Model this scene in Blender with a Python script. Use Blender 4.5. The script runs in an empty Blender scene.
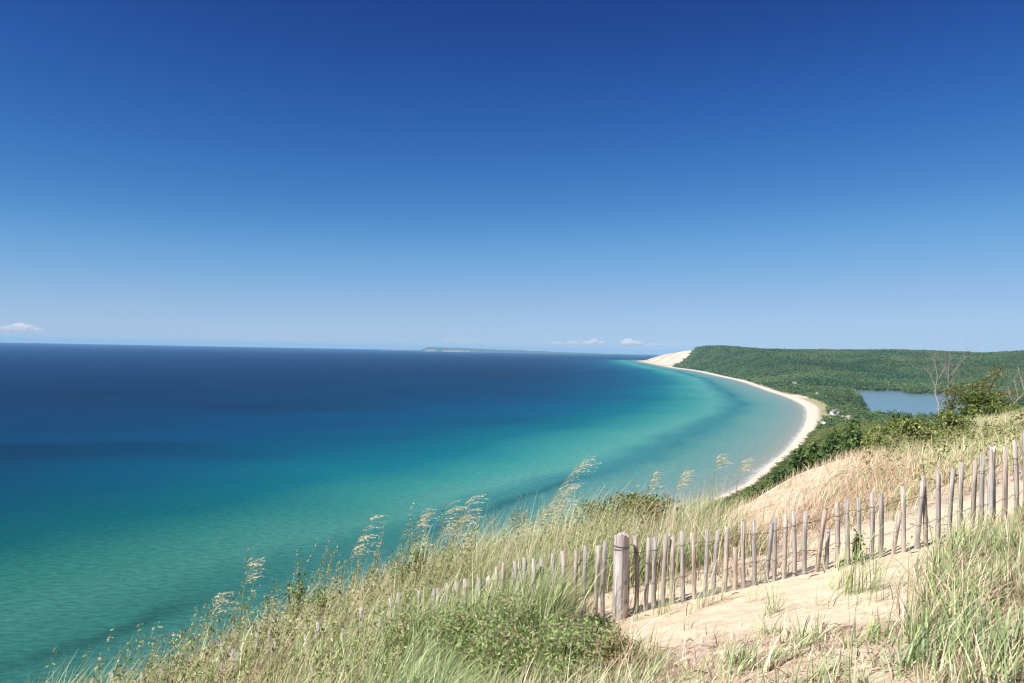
import bpy, math, random
import numpy as np
from mathutils import Vector, Matrix

SC = bpy.context.scene
COL = SC.collection
rng = np.random.default_rng(7)
EXPO = .68
random.seed(7)
R = math.radians
ZC = 122.0                      # eye height above the lake
FPX = 800.0                     # focal length in pixels of a 1024 px wide picture
EYE0, TILT = 349.8, 0.0192      # eye level row at the centre of the photograph, and its tilt
DEN = 120                       # grass density scale (percent)

# ------------------------------------------------------------------ camera
cam_d = bpy.data.cameras.new('camera')
cam_d.sensor_width = 36.0
cam_d.lens = FPX / 1024.0 * 36.0
cam_d.clip_start, cam_d.clip_end = 0.05, 400000
cam = bpy.data.objects.new('camera', cam_d)
COL.objects.link(cam)
PITCH = math.atan((EYE0 - 341.5) / FPX)
CM = (Matrix.Rotation(math.pi / 2 + PITCH, 4, 'X') @ Matrix.Rotation(math.atan(TILT), 4, 'Z'))
cam.matrix_world = Matrix.Translation((0, 0, ZC)) @ CM
SC.camera = cam

def ray(px, py):
    d = CM.to_3x3() @ Vector(((px - 512) / FPX, -(py - 341.5) / FPX, -1.0))
    return d
def at_z(px, py, z=0.0):
    d = ray(px, py); t = (z - ZC) / d.z
    return np.array([d.x * t, d.y * t])
def at_y(px, py, Y):
    d = ray(px, py); t = Y / d.y
    return np.array([d.x * t, Y, ZC + d.z * t])
CMI = np.array(CM.to_3x3()).T
def project(P):
    L = (P - np.array([0, 0, ZC])) @ CMI.T
    w = np.where(-L[:, 2] < 1e-6, 1e-6, -L[:, 2])
    return 512 + FPX * L[:, 0] / w, 341.5 - FPX * L[:, 1] / w

# ------------------------------------------------------------------ noise
def _hash(ix, iy, seed):
    h = (ix.astype(np.int64) * 374761393 + iy.astype(np.int64) * 668265263 + seed * 1442695041) & 0xFFFFFFFF
    h = ((h ^ (h >> 13)) * 1274126177) & 0xFFFFFFFF
    h = h ^ (h >> 16)
    return (h & 0xFFFFFF) / float(0xFFFFFF)
def vnoise(x, y, seed=0):
    x = np.asarray(x, float); y = np.asarray(y, float)
    ix = np.floor(x); iy = np.floor(y); fx = x - ix; fy = y - iy
    fx = fx * fx * (3 - 2 * fx); fy = fy * fy * (3 - 2 * fy)
    a = _hash(ix, iy, seed); b = _hash(ix + 1, iy, seed); c = _hash(ix, iy + 1, seed); d = _hash(ix + 1, iy + 1, seed)
    return (a * (1 - fx) + b * fx) * (1 - fy) + (c * (1 - fx) + d * fx) * fy
def fbm(x, y, seed=0, octv=4):
    s = 0; a = .5; t = 0
    for i in range(octv):
        s = s + a * vnoise(x * 2 ** i + 17.3 * i, y * 2 ** i - 9.1 * i, seed + i); t += a; a *= .5
    return s / t - .5            # about -0.5 .. 0.5
def sstep(a, b, x):
    t = np.clip((x - a) / (b - a), 0, 1); return t * t * (3 - 2 * t)
def lin(c):
    c = np.asarray(c, float) / 255.0
    return np.where(c <= .04045, c / 12.92, ((c + .055) / 1.055) ** 2.4)

# ------------------------------------------------------------------ mesh and object helpers
def mesh_np(name, V, F, mats=None, col=None, mat_idx=None, smooth=False):
    """V (n,3); F (m,k) quads or triangles, or a list of such arrays."""
    me = bpy.data.meshes.new(name)
    Fs = F if isinstance(F, list) else [F]
    Fs = [np.asarray(f, np.int32) for f in Fs if len(f)]
    V = np.asarray(V, np.float32)
    me.vertices.add(len(V)); me.vertices.foreach_set('co', V.ravel())
    tot = np.concatenate([np.full(len(f), f.shape[1], np.int32) for f in Fs])
    idx = np.concatenate([f.ravel() for f in Fs])
    st = np.concatenate([[0], np.cumsum(tot)[:-1]]).astype(np.int32)
    me.loops.add(len(idx)); me.loops.foreach_set('vertex_index', idx)
    me.polygons.add(len(tot)); me.polygons.foreach_set('loop_start', st)
    try: me.polygons.foreach_set('loop_total', tot)
    except Exception: pass
    if mat_idx is not None: me.polygons.foreach_set('material_index', np.asarray(mat_idx, np.int32))
    me.update(calc_edges=True)
    if smooth: me.polygons.foreach_set('use_smooth', np.ones(len(tot), bool))
    for m in (mats or []): me.materials.append(m)
    if col is not None:
        at = me.color_attributes.new('Col', 'FLOAT_COLOR', 'POINT')
        c4 = np.ones((len(V), 4), np.float32); c4[:, :3] = col
        at.data.foreach_set('color', c4.ravel())
    return me
def link(name, me, parent=None, kind=None, label=None, cat=None, group=None):
    o = bpy.data.objects.new(name, me); COL.objects.link(o)
    if parent is not None: o.parent = parent
    if kind: o['kind'] = kind
    if label: o['label'] = label
    if cat: o['category'] = cat
    if group: o['group'] = group
    return o
def thing(name, loc, label, cat, group=None, rz=0.0):
    o = link(name, None, None, None, label, cat, group)
    o.location = loc; o.rotation_euler = (0, 0, rz); o.empty_display_size = .2
    return o
class MB:
    """collects vertices, faces and colours for one mesh"""
    def __init__(s): s.V = []; s.F3 = []; s.F4 = []; s.C = []; s.n = 0
    def add(s, V, F, c=(1, 1, 1)):
        V = np.asarray(V, float); F = np.asarray(F, int)
        s.V.append(V); (s.F3 if F.shape[1] == 3 else s.F4).append(F + s.n); s.n += len(V)
        s.C.append(np.broadcast_to(np.asarray(c, float), (len(V), 3)))
    def box(s, lo, hi, c=(1, 1, 1), M=None):
        x0, y0, z0 = lo; x1, y1, z1 = hi
        V = np.array([[x0, y0, z0], [x1, y0, z0], [x1, y1, z0], [x0, y1, z0], [x0, y0, z1], [x1, y0, z1], [x1, y1, z1], [x0, y1, z1]], float)
        if M is not None: V = V @ np.array(M.to_3x3()).T + np.array(M.translation)
        s.add(V, [[0, 3, 2, 1], [4, 5, 6, 7], [0, 1, 5, 4], [1, 2, 6, 5], [2, 3, 7, 6], [3, 0, 4, 7]], c)
    def tube(s, P, rad, sides=6, c=(1, 1, 1), cap=True):
        P = np.asarray(P, float); n = len(P); rad = np.broadcast_to(np.asarray(rad, float), (n,))
        T = np.gradient(P, axis=0); T /= np.linalg.norm(T, axis=1, keepdims=True) + 1e-12
        ref = np.array([1.0, 0, 0]) if abs(T[0, 0]) < .8 else np.array([0, 1.0, 0])
        V = []
        for i in range(n):
            u = np.cross(T[i], ref); u /= np.linalg.norm(u) + 1e-12; w = np.cross(T[i], u)
            a = np.arange(sides) * 2 * math.pi / sides
            V.append(P[i] + rad[i] * (np.cos(a)[:, None] * u + np.sin(a)[:, None] * w))
        V = np.concatenate(V); F = []
        for i in range(n - 1):
            for k in range(sides):
                k2 = (k + 1) % sides
                F.append([i * sides + k, i * sides + k2, (i + 1) * sides + k2, (i + 1) * sides + k])
        b = s.n
        s.add(V, F, c)
        if cap:
            for e, sg in ((0, 1), (n - 1, -1)):
                cc = len(V)
                ring = np.arange(sides) + e * sides
                Vc = np.concatenate([V[ring], [P[e]]])
                s.add(Vc, [[sides, (k + 1) % sides, k] if sg > 0 else [sides, k, (k + 1) % sides] for k in range(sides)], c)
    def mesh(s, name, mat, smooth=False):
        F = []
        if s.F3: F.append(np.concatenate(s.F3))
        if s.F4: F.append(np.concatenate(s.F4))
        return mesh_np(name, np.concatenate(s.V), F, [mat], np.concatenate(s.C), smooth=smooth)

# ------------------------------------------------------------------ materials
def newmat(name):
    m = bpy.data.materials.new(name); m.use_nodes = True
    nt = m.node_tree; nt.nodes.clear()
    out = nt.nodes.new('ShaderNodeOutputMaterial')
    return m, nt, out
def N(nt, t, **kw):
    n = nt.nodes.new(t)
    for k, v in kw.items():
        if k == 'ins':
            for a, b in v.items(): n.inputs[a].default_value = b
        else: setattr(n, k, v)
    return n
def attr_col(nt): return N(nt, 'ShaderNodeVertexColor', layer_name='Col').outputs[0]
def leafy_mat(name, trans=.35, spec=.25, rough=.55, var=.25):
    """foliage: own colours from the Col attribute, a little per-spot variation, thin and translucent"""
    m, nt, out = newmat(name); L = nt.links.new
    c = attr_col(nt)
    geo = N(nt, 'ShaderNodeNewGeometry')
    hs = N(nt, 'ShaderNodeHueSaturation')
    mr = N(nt, 'ShaderNodeMapRange', ins={3: 1 - var, 4: 1 + var}); L(geo.outputs['Random Per Island'], mr.inputs[0])
    L(mr.outputs[0], hs.inputs['Value']); L(c, hs.inputs['Color'])
    p = N(nt, 'ShaderNodeBsdfPrincipled', ins={'Roughness': rough, 'Specular IOR Level': spec}); L(hs.outputs[0], p.inputs['Base Color'])
    t = N(nt, 'ShaderNodeBsdfTranslucent'); L(hs.outputs[0], t.inputs[0])
    mx = N(nt, 'ShaderNodeMixShader', ins={0: trans}); L(p.outputs[0], mx.inputs[1]); L(t.outputs[0], mx.inputs[2])
    L(mx.outputs[0], out.inputs[0]); return m
def plain_mat(name, col=None, rough=.8, scale=None, var=.3, bump=0.0, stretch=(1, 1, 1), spec=.2, crack=None):
    """solid: colour (or Col attribute) broken up by stretched object-space noise"""
    m, nt, out = newmat(name); L = nt.links.new
    p = N(nt, 'ShaderNodeBsdfPrincipled', ins={'Roughness': rough, 'Specular IOR Level': spec})
    if col is None: c = attr_col(nt)
    else:
        rgb = N(nt, 'ShaderNodeRGB'); rgb.outputs[0].default_value = (*col, 1); c = rgb.outputs[0]
    if scale:
        tc = N(nt, 'ShaderNodeTexCoord'); mp = N(nt, 'ShaderNodeMapping', ins={'Scale': stretch}); L(tc.outputs['Object'], mp.inputs[0])
        nz = N(nt, 'ShaderNodeTexNoise', ins={'Scale': scale, 'Detail': 6, 'Roughness': .65}); L(mp.outputs[0], nz.inputs[0])
        mr = N(nt, 'ShaderNodeMapRange', ins={1: .25, 2: .75, 3: 1 - var, 4: 1 + var}); L(nz.outputs[0], mr.inputs[0])
        hs = N(nt, 'ShaderNodeHueSaturation'); L(mr.outputs[0], hs.inputs['Value']); L(c, hs.inputs['Color']); c = hs.outputs[0]
        if bump:
            b = N(nt, 'ShaderNodeBump', ins={'Strength': bump, 'Distance': .01}); L(nz.outputs[0], b.inputs['Height']); L(b.outputs[0], p.inputs['Normal'])
    if crack:                                                   # open grain, checks along the wood and a few dark knots
        mp2 = N(nt, 'ShaderNodeMapping', ins={'Scale': (crack, crack, crack * .035)}); L(tc.outputs['Object'], mp2.inputs[0])
        n2 = N(nt, 'ShaderNodeTexNoise', ins={'Scale': 1.0, 'Detail': 3, 'Roughness': .55}); L(mp2.outputs[0], n2.inputs[0])
        r2 = N(nt, 'ShaderNodeMapRange', ins={1: .53, 2: .66, 3: 1, 4: .38}); L(n2.outputs[0], r2.inputs[0])
        n3 = N(nt, 'ShaderNodeTexVoronoi', ins={'Scale': 9.0}); L(tc.outputs['Object'], n3.inputs['Vector'])
        r3 = N(nt, 'ShaderNodeMapRange', ins={1: .10, 2: .22, 3: .45, 4: 1}); L(n3.outputs['Distance'], r3.inputs[0])
        mm_ = N(nt, 'ShaderNodeMath', operation='MULTIPLY'); L(r2.outputs[0], mm_.inputs[0]); L(r3.outputs[0], mm_.inputs[1])
        h2 = N(nt, 'ShaderNodeHueSaturation'); L(mm_.outputs[0], h2.inputs['Value']); L(c, h2.inputs['Color']); c = h2.outputs[0]
    L(c, p.inputs['Base Color']); L(p.outputs[0], out.inputs[0]); return m
M_grass = leafy_mat('grass_blades', .20, .4, .42, .3)
M_leaf = leafy_mat('leaves', .42, .3, .5, .25)
M_forest = leafy_mat('tree_canopy', .40, .1, .8, .10)
M_bark = plain_mat('bark', None, .9, 14, .4, .4)
M_dead = plain_mat('bleached_wood', None, .85, 20, .25, .3)
M_picket = plain_mat('weathered_lath', None, .85, 9, .34, .5, (6, 6, .6), crack=190)
M_post = plain_mat('weathered_post', None, .85, 8, .30, .9, (5, 5, .5), crack=75)
M_wire = plain_mat('rusty_wire', (.10, .075, .06), .6, 30, .3, 0, (1, 1, 1), .4)
M_house = plain_mat('house_paint', None, .7, 1.5, .08)
M_glass = plain_mat('window_glass', (.03, .04, .05), .1, None, 0, 0, (1, 1, 1), .6)

# ------------------------------------------------------------------ the lie of the land
shore_px = [(710, 501), (723, 495.6), (744.4, 485), (761.6, 471), (772, 462), (785, 451.6), (796, 438.7), (804.5, 426), (807.5, 414.5),
            (803.5, 405.5), (787.6, 397.3), (766, 390), (740, 381), (716.7, 375.8), (695, 371), (671.6, 367.7), (652, 363.8), (639, 361.2)]
shore = [(-420, -2500), (-330, -1200), (-260, -400), (-190, -100), (-130, 100), (-55, 270), (40, 430), (108, 560)] + [tuple(at_z(*p)) for p in shore_px]
tip = shore[-1]
shore += [(tip[0] + 150, tip[1] + 700), (tip[0] + 900, tip[1] + 1500), (tip[0] + 3000, tip[1] + 2600), (tip[0] + 9000, tip[1] + 4000), (26000, 17000)]
shore = np.array(shore)
def smooth_line(P, n=5):
    """Catmull-Rom"""
    out = []
    Q = np.concatenate([[2 * P[0] - P[1]], P, [2 * P[-1] - P[-2]]])
    for i in range(1, len(Q) - 2):
        a, b, c, d = Q[i - 1], Q[i], Q[i + 1], Q[i + 2]
        for k in range(n):
            t = k / n
            out.append(.5 * ((2 * b) + (c - a) * t + (2 * a - 5 * b + 4 * c - d) * t * t + (3 * b - a - 3 * c + d) * t ** 3))
    out.append(P[-1]); return np.array(out)
shore_s = smooth_line(shore, 4)
def sdist(x, y, P):
    """signed distance to a polyline; positive on its right side"""
    x = np.asarray(x, float); y = np.asarray(y, float)
    best = np.full(x.shape, 1e18); sg = np.ones(x.shape)
    for (a, b) in zip(P[:-1], P[1:]):
        ab = b - a; L2 = ab @ ab
        t = np.clip(((x - a[0]) * ab[0] + (y - a[1]) * ab[1]) / L2, 0, 1)
        dx = x - (a[0] + t * ab[0]); dy = y - (a[1] + t * ab[1]); d2 = dx * dx + dy * dy
        cr = (x - a[0]) * ab[1] - (y - a[1]) * ab[0]
        m = d2 < best - 1e-9
        best = np.where(m, d2, best); sg = np.where(m, np.sign(cr), sg)
    return np.sqrt(best) * np.where(sg == 0, 1, sg)
lake_px = [(853, 391.5), (862, 399), (868, 409), (872, 416), (905, 420), (940, 420), (965, 417), (984, 411), (990, 403), (978, 397.5), (960, 395), (939, 394), (925, 393.7),
           (915, 394), (905, 393), (898, 391), (886, 390.5), (875, 391), (862, 390)]
lake_poly = np.array([at_z(*p) for p in lake_px])
lake_poly = smooth_line(np.concatenate([lake_poly, lake_poly[:1]]), 3)[:-1]
def inside(x, y, P):
    r = np.zeros(np.shape(x), bool)
    for (a, b) in zip(P, np.roll(P, -1, axis=0)):
        c = ((a[1] > y) != (b[1] > y)) & (x < (b[0] - a[0]) * (y - a[1]) / (b[1] - a[1] + 1e-12) + a[0])
        r ^= c
    return r
def lake_sd(x, y):
    d = np.abs(sdist(x, y, np.concatenate([lake_poly, lake_poly[:1]])))
    return np.where(inside(x, y, lake_poly), -d, d)
# plan of the plateau's edge (bluff top): lake side on the left
edge = np.array([(-14, -60), (-7, -20), (-4.4, -3), (-3.6, 2), (-3.2, 4.6), (-2.95, 6.1), (-2.45, 7.3), (-1.7, 8.5), (-.5, 9.2), (1, 9.2), (2.35, 9.3), (4.0, 11.3), (5.9, 14.0),
                 (8.3, 17.4), (11.5, 22), (17, 30), (26, 43), (40, 66), (80, 110), (140, 150), (400, 300)], float)
edge_s = smooth_line(edge, 4)
# hill crests seen from the bluff: (column, row of skyline, distance)
crest = [(600, 362, 12500), (630, 362, 11800), (639, 361.0, 11300), (645, 357, 11000), (652, 353.5, 10500), (663, 350.2, 9300), (675, 348.8, 8400), (684, 347.8, 7900), (693, 346.4, 7500),
         (723, 347.2, 7000), (766, 350, 6500), (800, 350.6, 6200), (840, 350.7, 6000), (900, 350.4, 5500), (930, 351.2, 5400), (982, 353.5, 5200), (1024, 351.5, 5000), (1100, 351.5, 4800), (1300, 352, 4600)]
cr_az = np.array([math.atan((p[0] - 512) / FPX) for p in crest])
cr_d = np.array([p[2] for p in crest], float)
cr_z = np.array([ZC + p[2] * ((EYE0 + TILT * (p[0] - 512)) - p[1]) / FPX for p in crest])
cr_z = np.where(cr_az > math.atan((688 - 512) / FPX), cr_z - 13, cr_z)     # the trees on top make up the rest
ft = [(600, 14000), (636, 11500), (652, 9300), (671.6, 6750), (695, 5560), (716.7, 4470), (740, 3700), (766, 2850), (787, 2500), (803, 2500), (830, 2900), (853, 3080), (900, 3130), (940, 2950), (1024, 2700), (1300, 2600)]
ft_az = np.array([math.atan((p[0] - 512) / FPX) for p in ft]); ft_d = np.array([p[1] for p in ft], float)

def near_g(x, y):
    """plateau surface around the viewer, relative to the eye"""
    xe = np.where(x > 5, 5 + .75 * (x - 5), x)
    xe = np.where(xe < -6, -6, xe)
    xe = np.where(xe > 14, 14 + .2 * (xe - 14), xe)
    g = -1.75 + .26 * (xe - .73) - .147 * (np.clip(y, 2, 400) - 5.5)
    g = g - .5 * sstep(.40, .58, x / np.maximum(y, .5)) * sstep(8.5, 15, y) - .07
    g = g + .05 * fbm(x * .55, y * .55, 3, 3) + .30 * fbm(x * .12, y * .12, 9, 2) * sstep(9, 20, y)
    return g
def coast(x, y):
    s = sdist(x, y, shore_s)
    rid = np.interp(y, [-800, 0, 60, 110, 400, 700, 1000, 1300, 1500], [118, 117, 113, 108, 66, 40, 19, 7, 4])
    n1 = fbm(x * .012, y * .012, 21, 4)
    wood = np.minimum(rid * (1 + .22 * n1), np.maximum(s - 22 + 16 * n1, 0) * .58)
    low = 1.3 + .03 * np.clip(s, 0, 60) + 2.0 * sstep(30, 120, s) + 3 * sstep(40, 130, s) * fbm(x * .01, y * .01, 5, 3)
    h = np.maximum(low, low * .5 + wood * sstep(1500, 1150, y))
    # hills to the north
    D = np.sqrt(x * x + y * y); az = np.arctan2(x, np.maximum(y, 1e-3)); az = np.where(y < 50, 1.3, az)
    dep = D * np.cos(az)
    cd = np.interp(az, cr_az, cr_d); cz = np.interp(az, cr_az, cr_z); fd = np.interp(az, ft_az, ft_d)
    t = np.clip((dep - fd) / np.maximum(cd - fd, 1), 0, 1)
    n2 = 2.2 * fbm(x * .0013, y * .0013, 33, 4)
    rise = np.where(az < math.atan((694 - 512) / FPX), t ** .8, t * t * (3 - 2 * t) * .6 + .4 * t)
    hill = cz * rise * (1 + .9 * n2 * (1 - t) * t * 4 * .5)
    hill = hill - np.clip((dep - cd) / 4000, 0, 1) * 120
    ok = (y > 1500)
    h = h + np.where(ok, np.maximum(hill, 0) * sstep(20, 420, s), 0)
    h = np.where(s < 0, np.maximum(-6, s * .05), h * np.minimum(1, .0 + sstep(-2, 14, s)))
    ls = lake_sd(x, y) if True else 0
    h = np.where(ls < 25, np.minimum(h, np.maximum(-2.5, -.4 + .12 * ls)), np.where(ls < 160, np.minimum(h, 2.6 + (ls - 25) * .22 + 0), h))
    return h
def H(x, y):
    x = np.asarray(x, float); y = np.asarray(y, float)
    d = sdist(x, y, edge_s)                           # positive = on the plateau
    wob = .55 * fbm(x * .5, y * .5, 41, 3)
    out = np.maximum(-(d + wob), 0)
    near = ZC + near_g(x, y) - .72 * (np.sqrt(out * out + .8) - .894)
    near = near - np.maximum(np.hypot(x, y) - 60, 0) * .35
    return np.maximum(near, coast(x, y))
def Hs(x, y): return float(H(np.array([x]), np.array([y]))[0])

# ------------------------------------------------------------------ terrain sheet
def polar(angs, rads, full):
    A, Rr = np.meshgrid(angs, rads)
    x = (Rr * np.sin(A)).ravel(); y = (Rr * np.cos(A)).ravel()
    na, nr = len(angs), len(rads)
    i = np.arange(nr - 1)[:, None] * na; j = np.arange(na - (0 if full else 1))[None, :]; j2 = (j + 1) % na
    F = np.stack([(i + j), (i + j2), (i + na + j2), (i + na + j)], -1).reshape(-1, 4)[:, ::-1]
    return x, y, F
angs = np.concatenate([np.linspace(-44, 46, 620), np.linspace(46, 316, 110)[1:-1]]) * math.pi / 180
rads = np.geomspace(.35, 21000, 620)
tx, ty, tF = polar(angs, rads, True)
tz = H(tx, ty)
s_t = sdist(tx, ty, shore_s); e_t = sdist(tx, ty, edge_s); l_t = lake_sd(tx, ty)
BW_Y = [0, 600, 850, 1100, 1500, 1850, 2000, 2500, 4000, 6000]; BW_W = [5, 6, 9, 12, 17, 27, 25, 21, 23, 36]
sand_line = np.array([at_z(700, 360, 150)] + [(2000, 8150), (1697, 7500), (1480, 7050), (1330, 6720), (1180, 6300)], float)
sd_sand = sdist(tx, ty, np.array([(2100, 8300), (1720, 7500), (1520, 7080), (1340, 6740), (1100, 6250)], float)) + 130 * fbm(tx * .004, ty * .004, 55, 4)
nn = fbm(tx * .008, ty * .008, 61, 4)
beach_w = np.interp(ty, BW_Y, BW_W)
sand = sstep(1.35, .9, s_t / beach_w + .5 * nn)
patch = sstep(.06, .15, fbm(tx * .011, ty * .011, 71, 3)) * sstep(280, 60, s_t) * sstep(1900, 2300, ty) * sstep(5500, 4000, ty)
dune = sstep(-10, 60, sd_sand) * sstep(6300, 6600, ty)
near_m = sstep(70, 45, np.hypot(tx, ty)) * sstep(-60, -20, e_t)
face = sstep(8, -2, np.abs(e_t + 6) - 8) * sstep(60, 20, ty)          # sandy face just under the lip
sandw = np.clip(np.maximum.reduce([sand, patch, dune, near_m]), 0, 1)
tan = sstep(150, 60, s_t) * sstep(1250, 1500, ty) * sstep(2700, 2400, ty) * (1 - sand)
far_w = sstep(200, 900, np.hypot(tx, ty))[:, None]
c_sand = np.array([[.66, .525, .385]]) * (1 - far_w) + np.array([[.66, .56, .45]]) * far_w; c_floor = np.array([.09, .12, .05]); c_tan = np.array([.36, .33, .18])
tc = c_floor[None] * (1 - tan[:, None]) + c_tan[None] * tan[:, None]
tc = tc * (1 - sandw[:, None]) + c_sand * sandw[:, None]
streak = (sstep(-.02, .16, fbm((tx * .5 + ty * .3) * .006, (ty - tx * .4) * .0016, 77, 4)) * dune)[:, None]
tc = tc * (1 - .75 * streak) + np.array([.50, .33, .20])[None] * .75 * streak
tc = np.where((dune > .5)[:, None] & (streak < .3), tc * [1.03, .99, .94], tc)
# plant litter on the plateau: greyish pink-brown thatch where plants stand
px_t, py_t = project(np.stack([tx, ty, tz], 1))
M_land, nt, out = newmat('dune_sand_and_soil'); Lk = nt.links.new
p = N(nt, 'ShaderNodeBsdfPrincipled', ins={'Roughness': .95, 'Specular IOR Level': .1})
geo = N(nt, 'ShaderNodeNewGeometry')
nz1 = N(nt, 'ShaderNodeTexNoise', ins={'Scale': 1.7, 'Detail': 8, 'Roughness': .62}); Lk(geo.outputs['Position'], nz1.inputs[0])
nz2 = N(nt, 'ShaderNodeTexNoise', ins={'Scale': 60, 'Detail': 4, 'Roughness': .7}); Lk(geo.outputs['Position'], nz2.inputs[0])
mr = N(nt, 'ShaderNodeMapRange', ins={1: .3, 2: .7, 3: .86, 4: 1.1}); Lk(nz1.outputs[0], mr.inputs[0])
mr2 = N(nt, 'ShaderNodeMapRange', ins={1: .3, 2: .7, 3: .85, 4: 1.1}); Lk(nz2.outputs[0], mr2.inputs[0])
ml = N(nt, 'ShaderNodeMath', operation='MULTIPLY'); Lk(mr.outputs[0], ml.inputs[0]); Lk(mr2.outputs[0], ml.inputs[1])
hs = N(nt, 'ShaderNodeHueSaturation'); Lk(ml.outputs[0], hs.inputs['Value']); Lk(attr_col(nt), hs.inputs['Color']); Lk(hs.outputs[0], p.inputs['Base Color'])
nz3 = N(nt, 'ShaderNodeTexNoise', ins={'Scale': 5.5, 'Detail': 3, 'Roughness': .55}); Lk(geo.outputs['Position'], nz3.inputs[0])
b0 = N(nt, 'ShaderNodeBump', ins={'Strength': .55, 'Distance': .08}); Lk(nz3.outputs[0], b0.inputs['Height'])
b1 = N(nt, 'ShaderNodeBump', ins={'Strength': .55, 'Distance': .12}); Lk(nz1.outputs[0], b1.inputs['Height']); Lk(b0.outputs[0], b1.inputs['Normal'])
b2 = N(nt, 'ShaderNodeBump', ins={'Strength': .35, 'Distance': .008}); Lk(nz2.outputs[0], b2.inputs['Height']); Lk(b1.outputs[0], b2.inputs['Normal'])
Lk(b2.outputs[0], p.inputs['Normal']); Lk(p.outputs[0], out.inputs[0])

# ------------------------------------------------------------------ where plants stand on the plateau
PATH = np.array([(622, 668), (600, 640), (572, 622), (560, 606), (590, 596), (640, 588), (700, 584), (770, 578), (850, 563), (930, 546), (958, 552), (925, 575), (905, 606), (860, 622), (815, 632), (770, 636), (720, 634), (680, 646), (650, 664)], float)
STRIP = np.array([(628, 588), (700, 570), (780, 552), (850, 532), (960, 502), (1060, 470), (1060, 520), (960, 548), (850, 560), (780, 576), (700, 586), (640, 592)], float)
SPUR = np.array([(680, 545), (720, 515), (760, 493), (800, 470), (858, 443), (880, 449), (862, 468), (832, 494), (790, 518), (745, 536), (700, 550)], float)
GRASSR = np.array([(935, 562), (948, 548), (1100, 500), (1100, 720), (915, 720), (905, 660), (925, 620)], float)
BUSHL = np.array([(470, 600), (545, 590), (575, 626), (600, 660), (606, 720), (440, 720)], float)
BROWN = np.array([(720, 522), (790, 478), (862, 446), (905, 462), (925, 500), (870, 520), (800, 540), (730, 560)], float)
BOT = np.array([(635, 655), (700, 640), (800, 635), (905, 612), (900, 720), (630, 720)], float)
P_t = inside(px_t, py_t, PATH) | inside(px_t, py_t, STRIP) | inside(px_t, py_t, SPUR)
lit = np.where((near_m > .5) & ~P_t, 1.0, 0.0) * (.35 + .9 * np.clip(.5 + 1.3 * fbm(tx * 2.2, ty * 2.2, 81, 4), 0, 1))
lit = np.clip(lit, 0, .85)[:, None]
tc = tc * (1 - lit) + np.array([.53, .42, .335])[None] * lit
me = mesh_np('ground', np.stack([tx, ty, tz], 1), tF, [M_land], tc, smooth=True)
link('ground', me, kind='structure')

# ------------------------------------------------------------------ water
wa = np.linspace(-60, 60, 520) * math.pi / 180
wr = np.concatenate([np.geomspace(60, 14000, 640), np.geomspace(14500, 46000, 24)])
wx, wy, wF = polar(wa, wr, False)
# keep only cells that are over water
wd = -sdist(wx, wy, shore_s)
keep = (wd[wF] > -25).any(1); wF = wF[keep]
used = np.unique(wF); remap = np.full(len(wx), -1); remap[used] = np.arange(len(used))
wF = remap[wF]; wx, wy, wd = wx[used], wy[used], wd[used]
# width of the sand shelf changes along the shore; sand bars run parallel to it
n_w = fbm(wx * .0035, wy * .0035, 91, 4)
dd = np.maximum(wd, 0) * (1 + .25 * n_w) + 28 * fbm(wx * .013, wy * .013, 95, 3) * sstep(20, 90, wd)
shelf = np.interp(wy, [0, 700, 1400, 2400, 4000, 9000], [1, 1, 1.12, 1.15, 1.0, 1.1])
dd = dd / shelf
kd = [0, 8, 25, 55, 95, 130, 150, 185, 240, 320, 430, 600, 900, 1500, 3000, 9000]
kc = lin([(215, 212, 196), (184, 194, 180), (160, 188, 180), (138, 186, 180), (116, 180, 174), (76, 158, 162), (74, 160, 164), (104, 190, 180), (70, 174, 168), (16, 136, 152), (0, 106, 142), (0, 86, 130), (0, 66, 112), (0, 56, 104), (0, 60, 112), (8, 74, 134)])
wc = np.stack([np.interp(dd, kd, kc[:, k]) for k in range(3)], 1)
# greener tint below the bluff: steeper viewing angle painted in, plus more sediment
kg = lin([(190, 186, 160), (160, 172, 150), (128, 164, 146), (92, 152, 142), (78, 148, 138), (62, 136, 126), (66, 142, 130), (76, 152, 140), (56, 142, 130), (14, 112, 114), (0, 86, 102), (0, 62, 94), (0, 50, 90), (0, 54, 100), (0, 60, 112), (8, 74, 134)])
wg = np.stack([np.interp(dd, kd, kg[:, k]) for k in range(3)], 1)
mixg = (sstep(900, 350, wy) * sstep(300, -250, wx))[:, None]
wc = wc * (1 - mixg) + wg * .92 * mixg
pm = sstep(.12, .3, fbm(wx * .0022, wy * .0022 * 1.6, 99, 4) + .06 * 0) * sstep(350, 700, wd)
streaks = fbm(wx * .0011 + wy * .0006, wy * .0052 - wx * .0022, 103, 4)
pm2 = sstep(.02, .22, fbm(wx * .0016 + 3, wy * .0034, 119, 4)) * sstep(330, 600, wd) * sstep(2500, 1200, wd)
wc = wc * (1 - .22 * pm[:, None]) * (1 - .30 * pm2[:, None]) * (1 + .38 * streaks * sstep(150, 500, wd))[:, None]
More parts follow.
